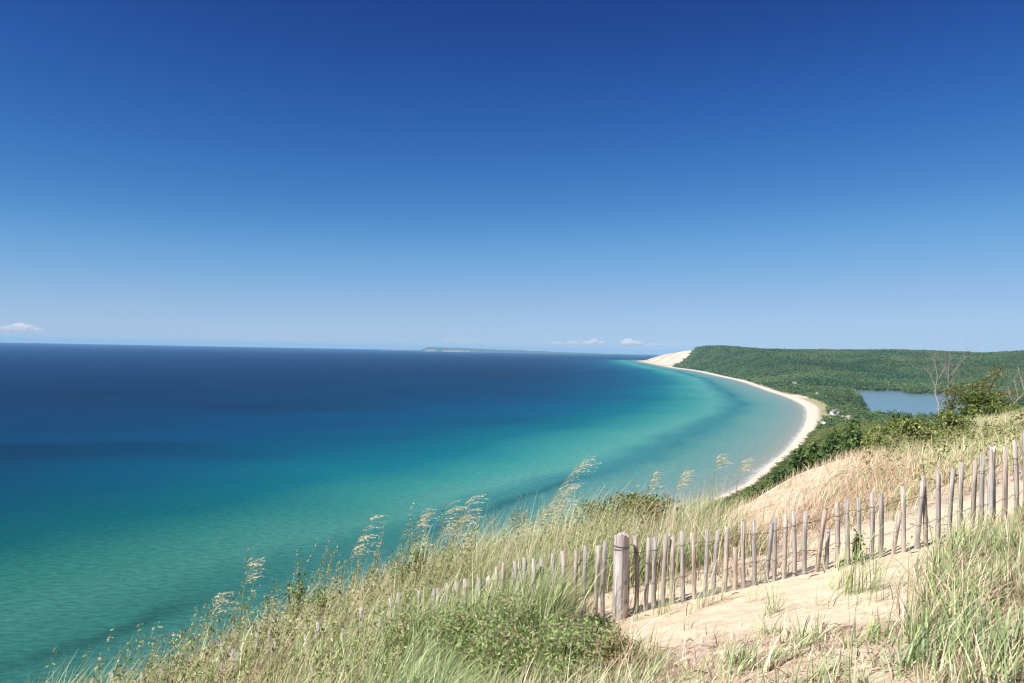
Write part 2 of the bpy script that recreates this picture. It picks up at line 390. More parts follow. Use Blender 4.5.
# the trough behind the bar comes and goes along the shore
tr = sstep(124, 133, dd) * sstep(145, 136, dd) * sstep(-.12, .15, fbm(wx * .006, wy * .006, 107, 3))
wc = wc * (1 - .30 * tr[:, None])
foam = sstep(6, 1, wd + 10 * fbm(wx * .05, wy * .05, 109, 3))
wc = wc * (1 - .75 * foam[:, None]) + 1.0 * .75 * foam[:, None]
WGAIN = .50
M_water, nt, out = newmat('lake_water'); Lk = nt.links.new
p = N(nt, 'ShaderNodeBsdfPrincipled', ins={'Roughness': .42, 'IOR': 1.33, 'Specular IOR Level': .05})
geo = N(nt, 'ShaderNodeNewGeometry')
mp = N(nt, 'ShaderNodeMapping', ins={'Scale': (.16, .34, .2), 'Rotation': (0, 0, R(-30))}); Lk(geo.outputs['Position'], mp.inputs[0])
nz = N(nt, 'ShaderNodeTexNoise', ins={'Scale': 1.0, 'Detail': 6, 'Roughness': .72}); Lk(mp.outputs[0], nz.inputs[0])
bp = N(nt, 'ShaderNodeBump', ins={'Strength': 1.0, 'Distance': .6}); Lk(nz.outputs[0], bp.inputs['Height']); Lk(bp.outputs[0], p.inputs['Normal'])
mr = N(nt, 'ShaderNodeMapRange', ins={1: .34, 2: .66, 3: .70, 4: 1.30}); Lk(nz.outputs[0], mr.inputs[0])
hs = N(nt, 'ShaderNodeHueSaturation'); Lk(mr.outputs[0], hs.inputs['Value']); Lk(attr_col(nt), hs.inputs['Color'])
Lk(hs.outputs[0], p.inputs['Base Color']); Lk(p.outputs[0], out.inputs[0])
me = mesh_np('water', np.stack([wx, wy, np.zeros_like(wx)], 1), wF, [M_water], wc * WGAIN, smooth=True)
link('water', me, kind='structure')
# the inland lake behind the beach
big = lake_poly + (lake_poly - lake_poly.mean(0)) * .03
Vl = np.concatenate([np.c_[big, np.full(len(big), .55)], [[*big.mean(0), .55]]])
Fl = [[i, (i + 1) % len(big), len(big)] for i in range(len(big))]
M_lake = M_water.copy(); M_lake.name = 'inland_lake_water'
for n_ in M_lake.node_tree.nodes:
    if n_.type == 'BSDF_PRINCIPLED': n_.inputs['Specular IOR Level'].default_value = .5; n_.inputs['Roughness'].default_value = .14
    if n_.type == 'BUMP': n_.inputs['Distance'].default_value = .12
me = mesh_np('lake', Vl, np.array(Fl)[:, ::-1], [M_lake], np.broadcast_to(lin((118, 146, 156)) * .66, (len(Vl), 3)))
if me.polygons[0].normal.z < 0: me.flip_normals()
link('lake', me, kind='structure')

# ------------------------------------------------------------------ far island on the horizon
isl = []
xs = np.linspace(380, 660, 140)
D0 = 30000.0
for i, x in enumerate(xs):
    top = np.interp(x, [380, 418, 424, 432, 440, 450, 470, 490, 520, 560, 620, 660], [-2.6, -2.4, 1.6, 2.3, 1.8, 1.9, 1.5, 1.0, .2, -.8, -2, -2.6])
    top += .35 * (vnoise(np.array([x * .35]), np.array([2.]), 12)[0] - .5)
    isl.append((D0 * (x - 512) / FPX, ZC + D0 * top / FPX))
V = []; Cc = []
for (X, z) in isl:
    z = 2 + max(z - 2, 0) * .8
    px_ = 512 + X / D0 * FPX
    cliff = ((426 < px_ < 436) or (443 < px_ < 464) or 466 < px_ < 470)
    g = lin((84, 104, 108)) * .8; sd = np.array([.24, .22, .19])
    for k, (dy, f) in enumerate([(-60, -.06), (0, .25), (60, .62), (500, 1.0), (1500, .9), (3000, -.05)]):
        V.append((X, D0 + dy, z * f)); Cc.append(sd if (cliff and k < (2 if i % 3 else 3)) else g)
V = np.array(V); n = len(isl)
F = [[i * 6 + k, i * 6 + 6 + k, i * 6 + 7 + k, i * 6 + 1 + k] for i in range(n - 1) for k in range(5)]
M_isl = plain_mat('island_cover', None, .95)
link('island', mesh_np('island', V, np.array(F), [M_isl], np.array(Cc)), kind='structure')

# ------------------------------------------------------------------ foliage builders
def leaf_cloud(n, centre_fn, size, cols, aspect=.55, up=.35, rs=None):
    """n folded leaves (two triangles each); centre_fn(n) gives centres and outward normals"""
    rs = rs or rng
    Cn, No = centre_fn(n)
    d = rs.normal(size=(n, 3)) + No * 1.0 + np.array([0, 0, up]); d /= np.linalg.norm(d, axis=1, keepdims=True)
    a = np.cross(d, rs.normal(size=(n, 3))); a /= np.linalg.norm(a, axis=1, keepdims=True) + 1e-9
    b = np.cross(d, a)
    s = size * (.6 + .8 * rs.random((n, 1)))
    V = np.stack([Cn - a * s, Cn + b * s * aspect - d * s * .15, Cn + a * s, Cn - b * s * aspect - d * s * .15], 1)
    F = np.arange(4 * n).reshape(n, 4)
    ci = rs.integers(0, len(cols), n); c = np.asarray(cols)[ci] * (.8 + .4 * rs.random((n, 1)))
    return V.reshape(-1, 3), F, np.repeat(c, 4, 0)
def clump_fn(clumps):
    """leaves spread through several uneven ellipsoidal clumps: rows x,y,z,rx,ry,rz"""
    clumps = np.asarray(clumps, float); w = clumps[:, 3] * clumps[:, 4] * clumps[:, 5]; w = w ** .7; w /= w.sum()
    def f(n):
        k = rng.choice(len(clumps), n, p=w)
        u = rng.normal(size=(n, 3)); u /= np.linalg.norm(u, axis=1, keepdims=True)
        r = rng.random((n, 1)) ** .4 * (1 + .12 * rng.normal(size=(n, 1)))
        return clumps[k, :3] + u * r * clumps[k, 3:6], u
    return f
GREENS = [lin((98, 122, 64)), lin((82, 108, 58)), lin((116, 136, 74)), lin((68, 92, 52))]
YGREENS = [lin((108, 122, 60)), lin((122, 132, 66)), lin((92, 110, 54))]
def tree_mesh(h, w, kind, leaves, size, seed):
    """returns (trunk mesh builder, crown arrays) standing at the origin"""
    global rng
    keep = rng; rng = np.random.default_rng(seed)
    tb = MB(); bc = lin((92, 80, 66)) * .8
    lean = rng.normal(size=2) * .06 * h
    P = np.array([[0, 0, -.4], [lean[0] * .3, lean[1] * .3, h * .35], [lean[0] * .7, lean[1] * .7, h * .65], [lean[0], lean[1], h * .92]])
    r0 = .028 * h
    tb.tube(P, [r0, r0 * .75, r0 * .5, r0 * .15], 6, bc)
    cl = []
    if kind == 'broad':
        for i in range(11):
            a = rng.random() * 6.28; rr = w * .5 * (.25 + .65 * rng.random()); zz = h * (.38 + .5 * rng.random())
            rr *= 1.1 - .75 * max(0, zz / h - .6)
            c = np.array([math.cos(a) * rr, math.sin(a) * rr, zz]); sz = w * (.16 + .13 * rng.random())
            cl.append([*c, sz, sz, sz * .75])
            st = np.array([lean[0] * .5, lean[1] * .5, h * (.25 + .25 * rng.random())])
            tb.tube([st, (st + c) / 2 + [0, 0, .05 * h], c], [r0 * .45, r0 * .3, r0 * .1], 5, bc, cap=False)
        cl.append([lean[0], lean[1], h * .86, w * .22, w * .22, h * .13])
    else:
        nl = 8
        for i in range(nl):
            zz = h * (.16 + .8 * i / nl); rr = w * .5 * (1.02 - i / nl) * (.8 + .4 * rng.random())
            for k in range(4):
                a = rng.random() * 6.28; c = np.array([math.cos(a) * rr * .55, math.sin(a) * rr * .55, zz])
                cl.append([*c, rr * .5 + .02 * h, rr * .5 + .02 * h, h * .055])
            a = rng.random() * 6.28
            tb.tube([[0, 0, zz * .95], [math.cos(a) * rr, math.sin(a) * rr, zz]], [r0 * .3, r0 * .1], 4, bc, cap=False)
    V, F, C = leaf_cloud(leaves, clump_fn(cl), size, YGREENS + GREENS if kind == 'broad' and seed % 3 == 0 else GREENS, .6)
    rng = keep
    return tb, V, F, C

# ---- the woods that nobody could count: low canopies over the far hills and the bluff slope
def blob(seed, n):
    """a ragged canopy of n leaf-clump facets, unit radius, centred slightly above its base"""
    r = np.random.default_rng(seed)
    cl = np.c_[r.normal(size=(6, 3)) * [.34, .34, .22] + [0, 0, .62], .30 + .22 * r.random((6, 1)), .30 + .22 * r.random((6, 1)), .24 + .2 * r.random((6, 1))]
    k = r.integers(0, 6, n); u = r.normal(size=(n, 3)); u[:, 2] = np.abs(u[:, 2]) * .9 - .12 * 1; u /= np.linalg.norm(u, axis=1, keepdims=True)
    c = cl[k, :3] + u * cl[k, 3:6]
    d = u + r.normal(size=(n, 3)) * .28 + [0, 0, .45]; d /= np.linalg.norm(d, axis=1, keepdims=True)
    a = np.cross(d, r.normal(size=(n, 3))); a /= np.linalg.norm(a, axis=1, keepdims=True); b = np.cross(d, a)
    s = (1.35 / math.sqrt(n)) * (.7 + .6 * r.random((n, 1)))
    return np.stack([c - a * s, c + b * s * .8, c + a * s, c - b * s * .8], 1)          # n,4,3
def scatter_woods(name, pts, rad, hgt, nf, cols, seed):
    B = [blob(seed + i, nf) for i in range(6)]
    r = np.random.default_rng(seed); m = len(pts)
    k = r.integers(0, 6, m); ang = r.random(m) * 6.28
    A = np.stack(B)[k]                                           # m,nf,4,3
    ca, sa = np.cos(ang)[:, None, None], np.sin(ang)[:, None, None]
    X = (A[..., 0] * ca - A[..., 1] * sa) * rad[:, None, None] + pts[:, 0][:, None, None]
    Y = (A[..., 0] * sa + A[..., 1] * ca) * rad[:, None, None] + pts[:, 1][:, None, None]
    Z = A[..., 2] * hgt[:, None, None] + pts[:, 2][:, None, None]
    V = np.stack([X, Y, Z], -1).reshape(-1, 3)
    ci = np.asarray(cols)[r.integers(0, len(cols), m)] * (.92 + .16 * r.random((m, 1)))
    big = 1 + .5 * fbm(pts[:, 0] * .01, pts[:, 1] * .01, 7, 3) + .5 * fbm(pts[:, 0] * .002, pts[:, 1] * .002, 8, 3)
    sp_ = fbm(pts[:, 0] * .004, pts[:, 1] * .004, 17, 4)[:, None]           # stands of paler and of darker trees
    ci = ci * (1 + np.array([.9, .5, .3]) * np.clip(sp_ * 1.6, -.55, .6))
    C = np.repeat(ci * big[:, None], nf * 4, 0)
    F = np.arange(len(V)).reshape(-1, 4)
    return link(name, mesh_np(name, V, F, [M_forest], C), kind='stuff', label=None)
def wedge_pts(y0, y1, step, lo=-60, hi=1190):
    pts = []
    y = y0
    while y < y1:
        st = step(y)
        x0 = (lo - 512) / FPX * y; x1 = (hi - 512) / FPX * y
        x = np.arange(x0, x1, st); pts.append(np.c_[x + rng.uniform(-.45, .45, len(x)) * st, y + rng.uniform(-.45, .45, len(x)) * st, np.full(len(x), st)])
        y += st * .9
    return np.concatenate(pts)
HOUSES = [(835, 416, 8, 'large white house standing alone behind the bend of the beach', 20, (150, 146, 146)),
          (823.5, 426, 6, 'white cottage with a pale roof at the edge of the beach, below the large house', -15, (214, 210, 204)),
          (849, 421, 6, 'small cream cottage among the trees right of the large white house', 30, (190, 176, 160)),
          (853.5, 391.6, 4, 'tiny white boathouse at the far left corner of the inland lake', 0, (200, 196, 190)),
          (794.5, 386.4, 4, 'white cottage in the woods above the far curve of the beach', 10, (190, 186, 180)),
          (801.5, 389.6, 3.5, 'grey roofed cottage right of the far white cottage in the woods', -20, (150, 144, 144)),
          (817.5, 396.5, 4, 'low white cottage behind the tan field at the beach', 15, (205, 200, 194)),
          (826, 399.5, 4, 'cottage with grey roof between the tan field and the inland lake', -30, (140, 136, 136))]
HPOS = [(*at_z(h_[0], h_[1], 3.0), h_[2]) for h_ in HOUSES] + [(*at_y(780, 378.3, 3000)[:2], 3.4)]
def clear_of_houses(P):
    ok = np.ones(len(P), bool)
    for (hx, hy, wp) in HPOS:
        D = math.hypot(hx, hy); ux, uy = hx / D, hy / D; w = wp / FPX * D
        dx, dy = P[:, 0] - hx, P[:, 1] - hy
        al = dx * ux + dy * uy; ac = np.abs(dx * uy - dy * ux)
        ok &= ~((al > -w * 5 - 14) & (al < w * .8) & (ac < w * .8 + 4))      # yard and the gap in the trees in front
    return ok
W = wedge_pts(1250, 9500, lambda y: np.interp(y, [1200, 2500, 4500, 9500], [7.5, 10.5, 15, 27]))
s_ = sdist(W[:, 0], W[:, 1], shore_s); l_ = lake_sd(W[:, 0], W[:, 1])
nn = fbm(W[:, 0] * .008, W[:, 1] * .008, 61, 4)
bw = np.interp(W[:, 1], BW_Y, np.array(BW_W) * np.interp(BW_Y, [0, 1400, 1900, 2400, 3000, 6000], [1.1, 1.25, 1.9, 1.7, 1.3, 1.15]))
pt_ = fbm(W[:, 0] * .011, W[:, 1] * .011, 71, 3)
sdn = sdist(W[:, 0], W[:, 1], np.array([(2100, 8300), (1720, 7500), (1520, 7080), (1340, 6740), (1100, 6250)], float)) + 130 * fbm(W[:, 0] * .004, W[:, 1] * .004, 55, 4)
ok = (s_ > bw * (1.25 - .9 * nn)) & (l_ > 6) & ~((pt_ > .10) & (s_ < 190) & (W[:, 1] < 5500)) & ~((sdn > -15) & (W[:, 1] > 6300))
ok &= ~((W[:, 1] < 2300) & (fbm(W[:, 0] * .02, W[:, 1] * .02, 13, 3) > .2))
ok &= clear_of_houses(W)
W = W[ok]; z = H(W[:, 0], W[:, 1])
FCOL = [lin((90, 112, 74)), lin((84, 107, 73)), lin((96, 116, 77)), lin((80, 103, 72)), lin((86, 109, 70))]
FCOL = [c * 1.3 for c in FCOL]
NCOL = [lin(c) for c in ((126, 142, 80), (112, 130, 72), (138, 148, 94), (100, 120, 68), (122, 134, 84))]
near = W[:, 1] < 2600
def woods(name, m, nf, hk):
    st = W[m, 2]
    scatter_woods(name, np.c_[W[m, :2], z[m] - .3], st * .80 * np.exp(.32 * rng.normal(size=m.sum())), np.minimum(st * np.interp(W[m, 1], [2000, 3500], [.95, .62]), hk) * (.7 + .7 * rng.random(m.sum())), nf, FCOL, 300)
woods('forest', near, 60, 11)
woods('distant_woods', ~near, 22, 14)
# the wooded bluff slope closer by
W = wedge_pts(150, 1250, lambda y: np.interp(y, [150, 400, 1200], [4.2, 5.0, 8]), 560, 1160)
s_ = sdist(W[:, 0], W[:, 1], shore_s)
e_ = sdist(W[:, 0], W[:, 1], edge_s)
nn = fbm(W[:, 0] * .02, W[:, 1] * .02, 63, 4)
ok = (s_ > np.interp(W[:, 1], BW_Y, BW_W) * 1.15 + 5 * nn) & (e_ < 0) & (fbm(W[:, 0] * .03, W[:, 1] * .03, 15, 3) < .22)
ok &= ~((W[:, 1] < 330) & (fbm(W[:, 0] * .015, W[:, 1] * .015, 19, 2) > -.02))
W = W[ok]; z = H(W[:, 0], W[:, 1])
mm = np.ones(len(W), bool)
st = W[:, 2]
scatter_woods('bluff_woods', np.c_[W[:, :2], z - .3], st * .75 * (.7 + .6 * rng.random(len(W))), np.minimum(st * 1.1, np.interp(s_[ok], [8, 40, 95], [1.8, 3.4, 8])) * (.6 + .8 * rng.random(len(W))), 150, NCOL, 500)

# ------------------------------------------------------------------ trees and shrubs one can tell apart
def put_tree(px, Y, top_py, w_px, kind, leaves, size, seed, name, label, cat, group=None):
    x = at_y(px, 400, Y)[0]; zb = Hs(x, Y); zt = at_y(px, top_py, Y)[2]
    h = max(zt - zb, 1.2); w = w_px / FPX * Y
    tb, V, F, C = tree_mesh(h, w, kind, leaves, size, seed)
    t = thing(name, (x, Y, zb), label, cat, group)
    link('trunk', tb.mesh('trunk', M_bark), t)
    link('crown', mesh_np('crown', V, F, [M_leaf], C), t)
    return t
TREES = [  # px, depth, top row, crown width px, kind, label
    (832, 150, 429, 34, 'broad', 'dark green broadleaf tree on the bluff just below the white house'),
    (862, 105, 414, 50, 'broad', 'rounded green tree at the near end of the inland lake, below its corner'),
    (893, 80, 411, 44, 'broad', 'dense green tree hiding the near shore of the inland lake'),
    (918, 62, 417, 40, 'broad', 'low bushy tree left of the two bare dead trees'),
    (806, 240, 446, 32, 'broad', 'small dark tree on the bluff beside the bend of the beach'),
    (848, 120, 433, 42, 'broad', 'olive green tree right behind the top of the bare sand spur'),
    (880, 70, 428, 40, 'broad', 'yellow-green bushy tree behind the brown grass of the spur'),
    (783, 300, 466, 26, 'broad', 'small tree on the wooded slope just above the narrow beach'),
    (760, 330, 484, 24, 'broad', 'lowest dark tree on the slope where the beach runs out of sight'),
    (820, 190, 440, 30, 'broad', 'tree in the middle of the row above the sandy spur'),
]
for i, (px, Y, tp, wp, kd_, lb) in enumerate(TREES):
    put_tree(px, Y, tp, wp, kd_, 2600, .0022 * Y + .05, 900 + i, 'broadleaf_tree', lb, 'tree', 'trees along the bluff top')
def bush(px, Y, base_py, top_py, w_px, leaves, size, cols, seed, name, label, cat='shrub', group=None, asp=.5):
    global rng
    p0 = at_y(px, base_py, Y); x = p0[0]; zg = Hs(x, Y); zt = at_y(px, top_py, Y)[2]
    h = max(zt - zg, .25); w = w_px / FPX * Y
    keep = rng; rng = np.random.default_rng(seed)
    t = thing(name, (x, Y, zg), label, cat, group)
    sb = MB(); cl = []
    for i in range(9):
        a = rng.random() * 6.28; rr = w * .42 * rng.random() ** .6; zz = h * (.5 + .38 * rng.random()) * (1.05 - .4 * rr / (w * .5))
        c = np.array([math.cos(a) * rr, math.sin(a) * rr * .8, zz])
        sb.tube([[c[0] * .15, c[1] * .15, -.05], [c[0] * .6, c[1] * .6, zz * .55], c * [1, 1, 1.08]], [min(.012 * h + .004, .02 * w + .001), min(.009 * h + .003, .014 * w + .001), .0022], 5, lin((100, 84, 66)) * .8, cap=False)
        cl.append([*c, w * (.13 + .1 * rng.random()), w * (.13 + .1 * rng.random()), h * (.16 + .12 * rng.random())])
        cl.append([c[0] * .9, c[1] * .9, zz * .5, w * .15, w * .15, h * .22])
    link('stem', sb.mesh('stem', M_bark), t)
    V, F, C = leaf_cloud(leaves, clump_fn(cl), size, cols, asp, .5)
    link('foliage', mesh_np('foliage', V, F, [M_leaf], C), t)
    rng = keep
    return t
DK = [lin((88, 108, 54)), lin((104, 120, 60)), lin((68, 88, 46)), lin((134, 140, 80))]
YG = [lin((150, 166, 92)), lin((172, 182, 116))]
OL = [lin((122, 140, 74)), lin((144, 152, 88)), lin((102, 122, 62)), lin((126, 134, 80))]
FR = [lin((152, 176, 104)), lin((174, 192, 126)), lin((128, 156, 88)), lin((186, 190, 146)), lin((190, 168, 140))]
RD = [lin((176, 138, 112)), lin((160, 150, 104)), lin((136, 150, 96)), lin((196, 160, 128)), lin((150, 166, 112))]
bush(978, 31, 425, 395, 76, 5000, .075, DK, 31, 'shrub', 'dark evergreen shrub mass at the foot of the windswept pine')
bush(940, 20.5, 440, 409, 66, 3800, .042, OL + YG + DK[:2], 32, 'shrub', 'olive shrub under the two dead trees on the bluff lip')
bush(1012, 30, 420, 398, 46, 2200, .06, OL, 33, 'shrub', 'pale olive shrub around the dead snag near the right picture edge')
bush(903, 18.5, 452, 414, 62, 3600, .04, DK + OL + YG, 34, 'shrub', 'dark green shrub above the brown grass, left of the olive shrub')
bush(873, 16, 455, 430, 36, 1500, .036, OL + YG, 44, 'shrub', 'lowest small shrub at the top end of the bare sand spur')
bush(642, 8.9, 545, 489, 110, 3600, .024, OL + YG[:1] + [lin((156, 132, 96))], 35, 'shrub', 'brownish green leafy shrub behind the wooden post')
bush(416, 7.9, 600, 534, 40, 700, .020, DK[:1] + OL, 36, 'shrub', 'small dark leafy shrub against the turquoise water, left of the grass plumes')
bush(297, 7.3, 640, 553, 26, 260, .022, OL + YG, 37, 'weed', 'slender leafy weed rising above the left grass against the water', 'plant')
bush(320, 7.0, 640, 572, 22, 200, .02, OL, 41, 'weed', 'smaller leafy weed just right of the slender one', 'plant')
bush(600, 4.75, 660, 619, 36, 420, .016, DK, 38, 'shrub', 'small dark green bush on the sand edge below the wooden post')
bush(560, 4.35, 700, 622, 170, 7000, .0125, FR, 39, 'shrub', 'grey green leafy shrub at the bottom, left of the bare sand', asp=.36)
bush(498, 4.7, 690, 592, 190, 8000, .0125, FR, 40, 'shrub', 'fresh green leafy shrub covering the buried part of the picket fence', asp=.36)
bush(612, 4.2, 720, 648, 80, 2000, .0095, RD, 42, 'shrub', 'reddish low shrub at the bottom beside the bare sand')
bush(857, 5.42, 566, 553, 16, 120, .018, FR + DK, 43, 'weed', 'small green weed at the foot of the fence on the open sand', 'plant')

# windswept pine: layered limbs streaming to the right
def pine(px, Y, base_py, limbs, label, name):
    global rng
    rng_keep = rng; rng = np.random.default_rng(77 + int(px))
    p0 = at_y(px, base_py, Y); zg = Hs(p0[0], Y); base = np.array([p0[0], Y, zg])
    t = thing(name, tuple(base), label, 'tree'); tb = MB(); bc = lin((90, 78, 64)) * .8
    cl = []; pts = [np.array([0, 0, -.3])]
    top = at_y(*limbs[-1][2:4], Y) - base
    for f in (.33, .66, 1): pts.append(np.array([top[0] * f ** 1.3, rng.normal() * .1, top[2] * f]))
    tb.tube(pts, [.07, .05, .028, .007], 6, bc)
    for (ax, ay, bx, by, th) in limbs:
        a = at_y(ax, ay, Y) - base; b = at_y(bx, by, Y) - base
        a[1] += rng.normal() * .25; b[1] += rng.normal() * .5
        tb.tube([a, (a + b) / 2 + [0, 0, .06], b], [.028, .02, .007], 5, bc, cap=False)
        for f in np.linspace(.15, 1.05, 9):
            c = a + (b - a) * f + rng.normal(size=3) * [.09, .22, .05]
            s = th / FPX * Y * (.65 + .55 * rng.random()); cl.append([*c, s * 1.5, s * 1.3, s * .55])
    link('trunk', tb.mesh('trunk', M_bark), t)
    cols = [lin((90, 112, 56)), lin((122, 132, 66)), lin((68, 88, 48)), lin((176, 168, 112))]
    V, F, C = leaf_cloud(420 * len(limbs), clump_fn(cl), .055, cols, .3, .35)
    link('crown', mesh_np('crown', V, F, [M_leaf], C), t)
    rng = rng_keep
pine(972, 36, 420, [(968, 405, 990, 400, 9), (972, 398, 1000, 392, 8), (966, 396, 985, 386, 8), (978, 388, 1004, 382, 6), (984, 380, 1002, 372, 5), (990, 377, 1000, 369, 4)],
     'windswept pine with limbs streaming to the right above the dark shrub', 'pine_tree')
pine(950, 36, 420, [(946, 412, 958, 409, 8), (944, 403, 956, 400, 7), (945, 396, 957, 392, 7), (948, 390, 956, 386, 6)],
     'small upright pine with yellowish tips, just right of the dead trees', 'pine_tree')

# dead bare trees
def snag(Y, limbs, base_px, label, seed, col):
    r = np.random.default_rng(seed)
    b0 = at_y(*base_px, Y); zg = Hs(b0[0], Y); base = np.array([b0[0], Y, zg])
    t = thing('dead_tree', tuple(base), label, 'dead tree', 'bare dead trees on the bluff lip')
    trunk = MB(); br = MB()
    for i, (pl, r0) in enumerate(limbs):
        P = np.array([at_y(*q, Y) - base for q in pl])
        if i == 0: P[0, 2] = -.3
        P[1:, 1] += r.normal(size=len(P) - 1) * .12
        r0 = r0 * .62; rr = np.linspace(r0, r0 * .3, len(P))
        (trunk if i == 0 else br).tube(P, rr, 6 if i == 0 else 5, col)
        for k in range(7 if i else 12):                         # twigs
            f = .3 + .7 * r.random(); j = min(int(f * (len(P) - 1)), len(P) - 2); q = P[j] + (P[j + 1] - P[j]) * (f * (len(P) - 1) - j)
            d = np.array([r.normal() * .6 + .2, r.normal() * .6, .7 + .5 * r.random()]) * (.35 + .45 * r.random())
            br.tube([q, q + d * .5 + [0, 0, .03], q + d + r.normal(size=3) * .06], [r0 * .35, r0 * .26, r0 * .14], 4, lin((150, 128, 124)) * .9, cap=False)
    link('trunk', trunk.mesh('trunk', M_dead), t)
    link('branches', br.mesh('branches', M_dead), t)
PALE = lin((190, 184, 180)) * .75
GREY = lin((168, 158, 160)) * .7
snag(38, [([(939, 414), (939, 404), (936, 393), (938, 376), (933, 362)], .055), ([(936, 388), (929, 374), (925, 368)], .02), ([(938, 380), (943, 368), (946, 362)], .018)],
     (939, 414), 'pale crooked dead tree at the lake shore, left of the taller dead tree', 1, PALE)
snag(39, [([(947, 412), (948, 394), (948, 372), (949, 350)], .05), ([(948, 378), (957, 366), (969, 352)], .03), ([(948, 376), (941, 362), (938, 354)], .022), ([(948, 382), (955, 372), (960, 370)], .02)],
     (947, 412), 'tallest grey dead tree with forked bare branches in front of the inland lake', 2, GREY)
snag(34, [([(1014, 412), (1017, 404), (1020, 392), (1019, 368)], .05), ([(1016, 405), (1011, 396), (1009, 386)], .02), ([(1018, 398), (1014, 384), (1012, 378)], .018)],
     (1014, 412), 'pale dead snag near the right picture edge, right of the windswept pine', 3, PALE)

# ------------------------------------------------------------------ houses of the village
def house(px, py, wpx, label, z=None, flip=0, roof=(120, 112, 108), wall=(238, 236, 230), Y=None):
    if Y is None: q = at_z(px, py, 3.0)
    else: q = at_y(px, py, Y)[:2]
    D = q[1]; w = wpx / FPX * D; d = w * .75; hh = w * .55; rz = w * .32
    zg = Hs(q[0], q[1])
    t = thing('house', (q[0], q[1], zg), label, 'house', 'houses of the shore village', R(flip))
    wm = MB(); wm.box((-w / 2, -d / 2, -1), (w / 2, d / 2, hh), lin(wall) * .9)
    wm.add([(-w / 2, -d / 2, hh), (w / 2, -d / 2, hh), (0, -d / 2, hh + rz), (-w / 2, d / 2, hh), (w / 2, d / 2, hh), (0, d / 2, hh + rz)], [[0, 1, 2], [4, 3, 5]], lin(wall) * .9)
    link('wall', wm.mesh('wall', M_house), t)
    rm = MB(); o = w * .06; th = .25
    for s in (-1, 1):
        a = (s * (w / 2 + o), hh - rz * o / (w / 2)); b = (0, hh + rz)
        V = [(a[0], -d / 2 - o, a[1]), (b[0], -d / 2 - o, b[1]), (b[0], d / 2 + o, b[1]), (a[0], d / 2 + o, a[1])]
        V += [(x_, y_, z_ + th) for (x_, y_, z_) in V]
        rm.add(V, [[0, 1, 2, 3], [7, 6, 5, 4], [0, 4, 5, 1], [1, 5, 6, 2], [2, 6, 7, 3], [3, 7, 4, 0]], lin(roof) * .8)
    rf = link('roof', rm.mesh('roof', M_house), t)
    cm = MB(); cm.box((w * .14, -w * .05, hh + rz * .4), (w * .22, w * .03, hh + rz * 1.25), lin((150, 110, 96))); link('chimney', cm.mesh('chimney', M_house), rf)
    for x_ in (-.28, .22):
        g = MB(); g.box((x_ * w, -d / 2 - .06, hh * .4), (x_ * w + w * .14, -d / 2 - .003, hh * .8)); link('window', g.mesh('window', M_glass), t)
    dm = MB(); dm.box((-w * .06, -d / 2 - .07, -.5), (w * .06, -d / 2 - .003, hh * .62), lin((96, 90, 88))); link('door', dm.mesh('door', M_house), t)
for px, py, wp, lb, fl, rf in HOUSES: house(px, py, wp, lb, flip=fl, roof=rf)
house(780, 378.3, 3.4, 'highest white house on the hillside above its own patch of bare sand', Y=3000, roof=(205, 200, 194))

# ------------------------------------------------------------------ snow fence
top_t = np.array([(30, 708), (85, 685), (150, 660), (210, 640), (330, 612), (400, 592), (440, 580), (480, 572), (520, 562), (560, 555), (600, 543), (640, 538), (690, 531.5), (720, 528), (760, 521),
                  (800, 512.5), (824, 507.5), (858, 497.5), (893, 491), (904, 488), (926, 480), (957, 466), (967, 461), (1000, 450), (1012, 443), (1023, 436), (1075, 415)], float)
def fence_y(x): return np.interp(x, [-3.6, -2.1, -.2, .73, 2, 3.3, 3.8], [6.1, 5.9, 5.62, 5.5, 5.45, 5.3, 5.25])
fx0 = .73; fz0 = Hs(fx0, 5.5)
fence = thing('snow_fence', (fx0, 5.5, fz0), 'weathered grey wooden lath snow fence with wire, strung across the dune top', 'fence')
base = np.array([fx0, 5.5, fz0])
def ftop(x):
    y = float(fence_y(x)); px = 512 + FPX * x / y
    return at_y(px, float(np.interp(px, top_t[:, 0], top_t[:, 1])), y)
r = np.random.default_rng(5)
x = -2.95
pk = 0
wire_pts = {0: [], 1: []}
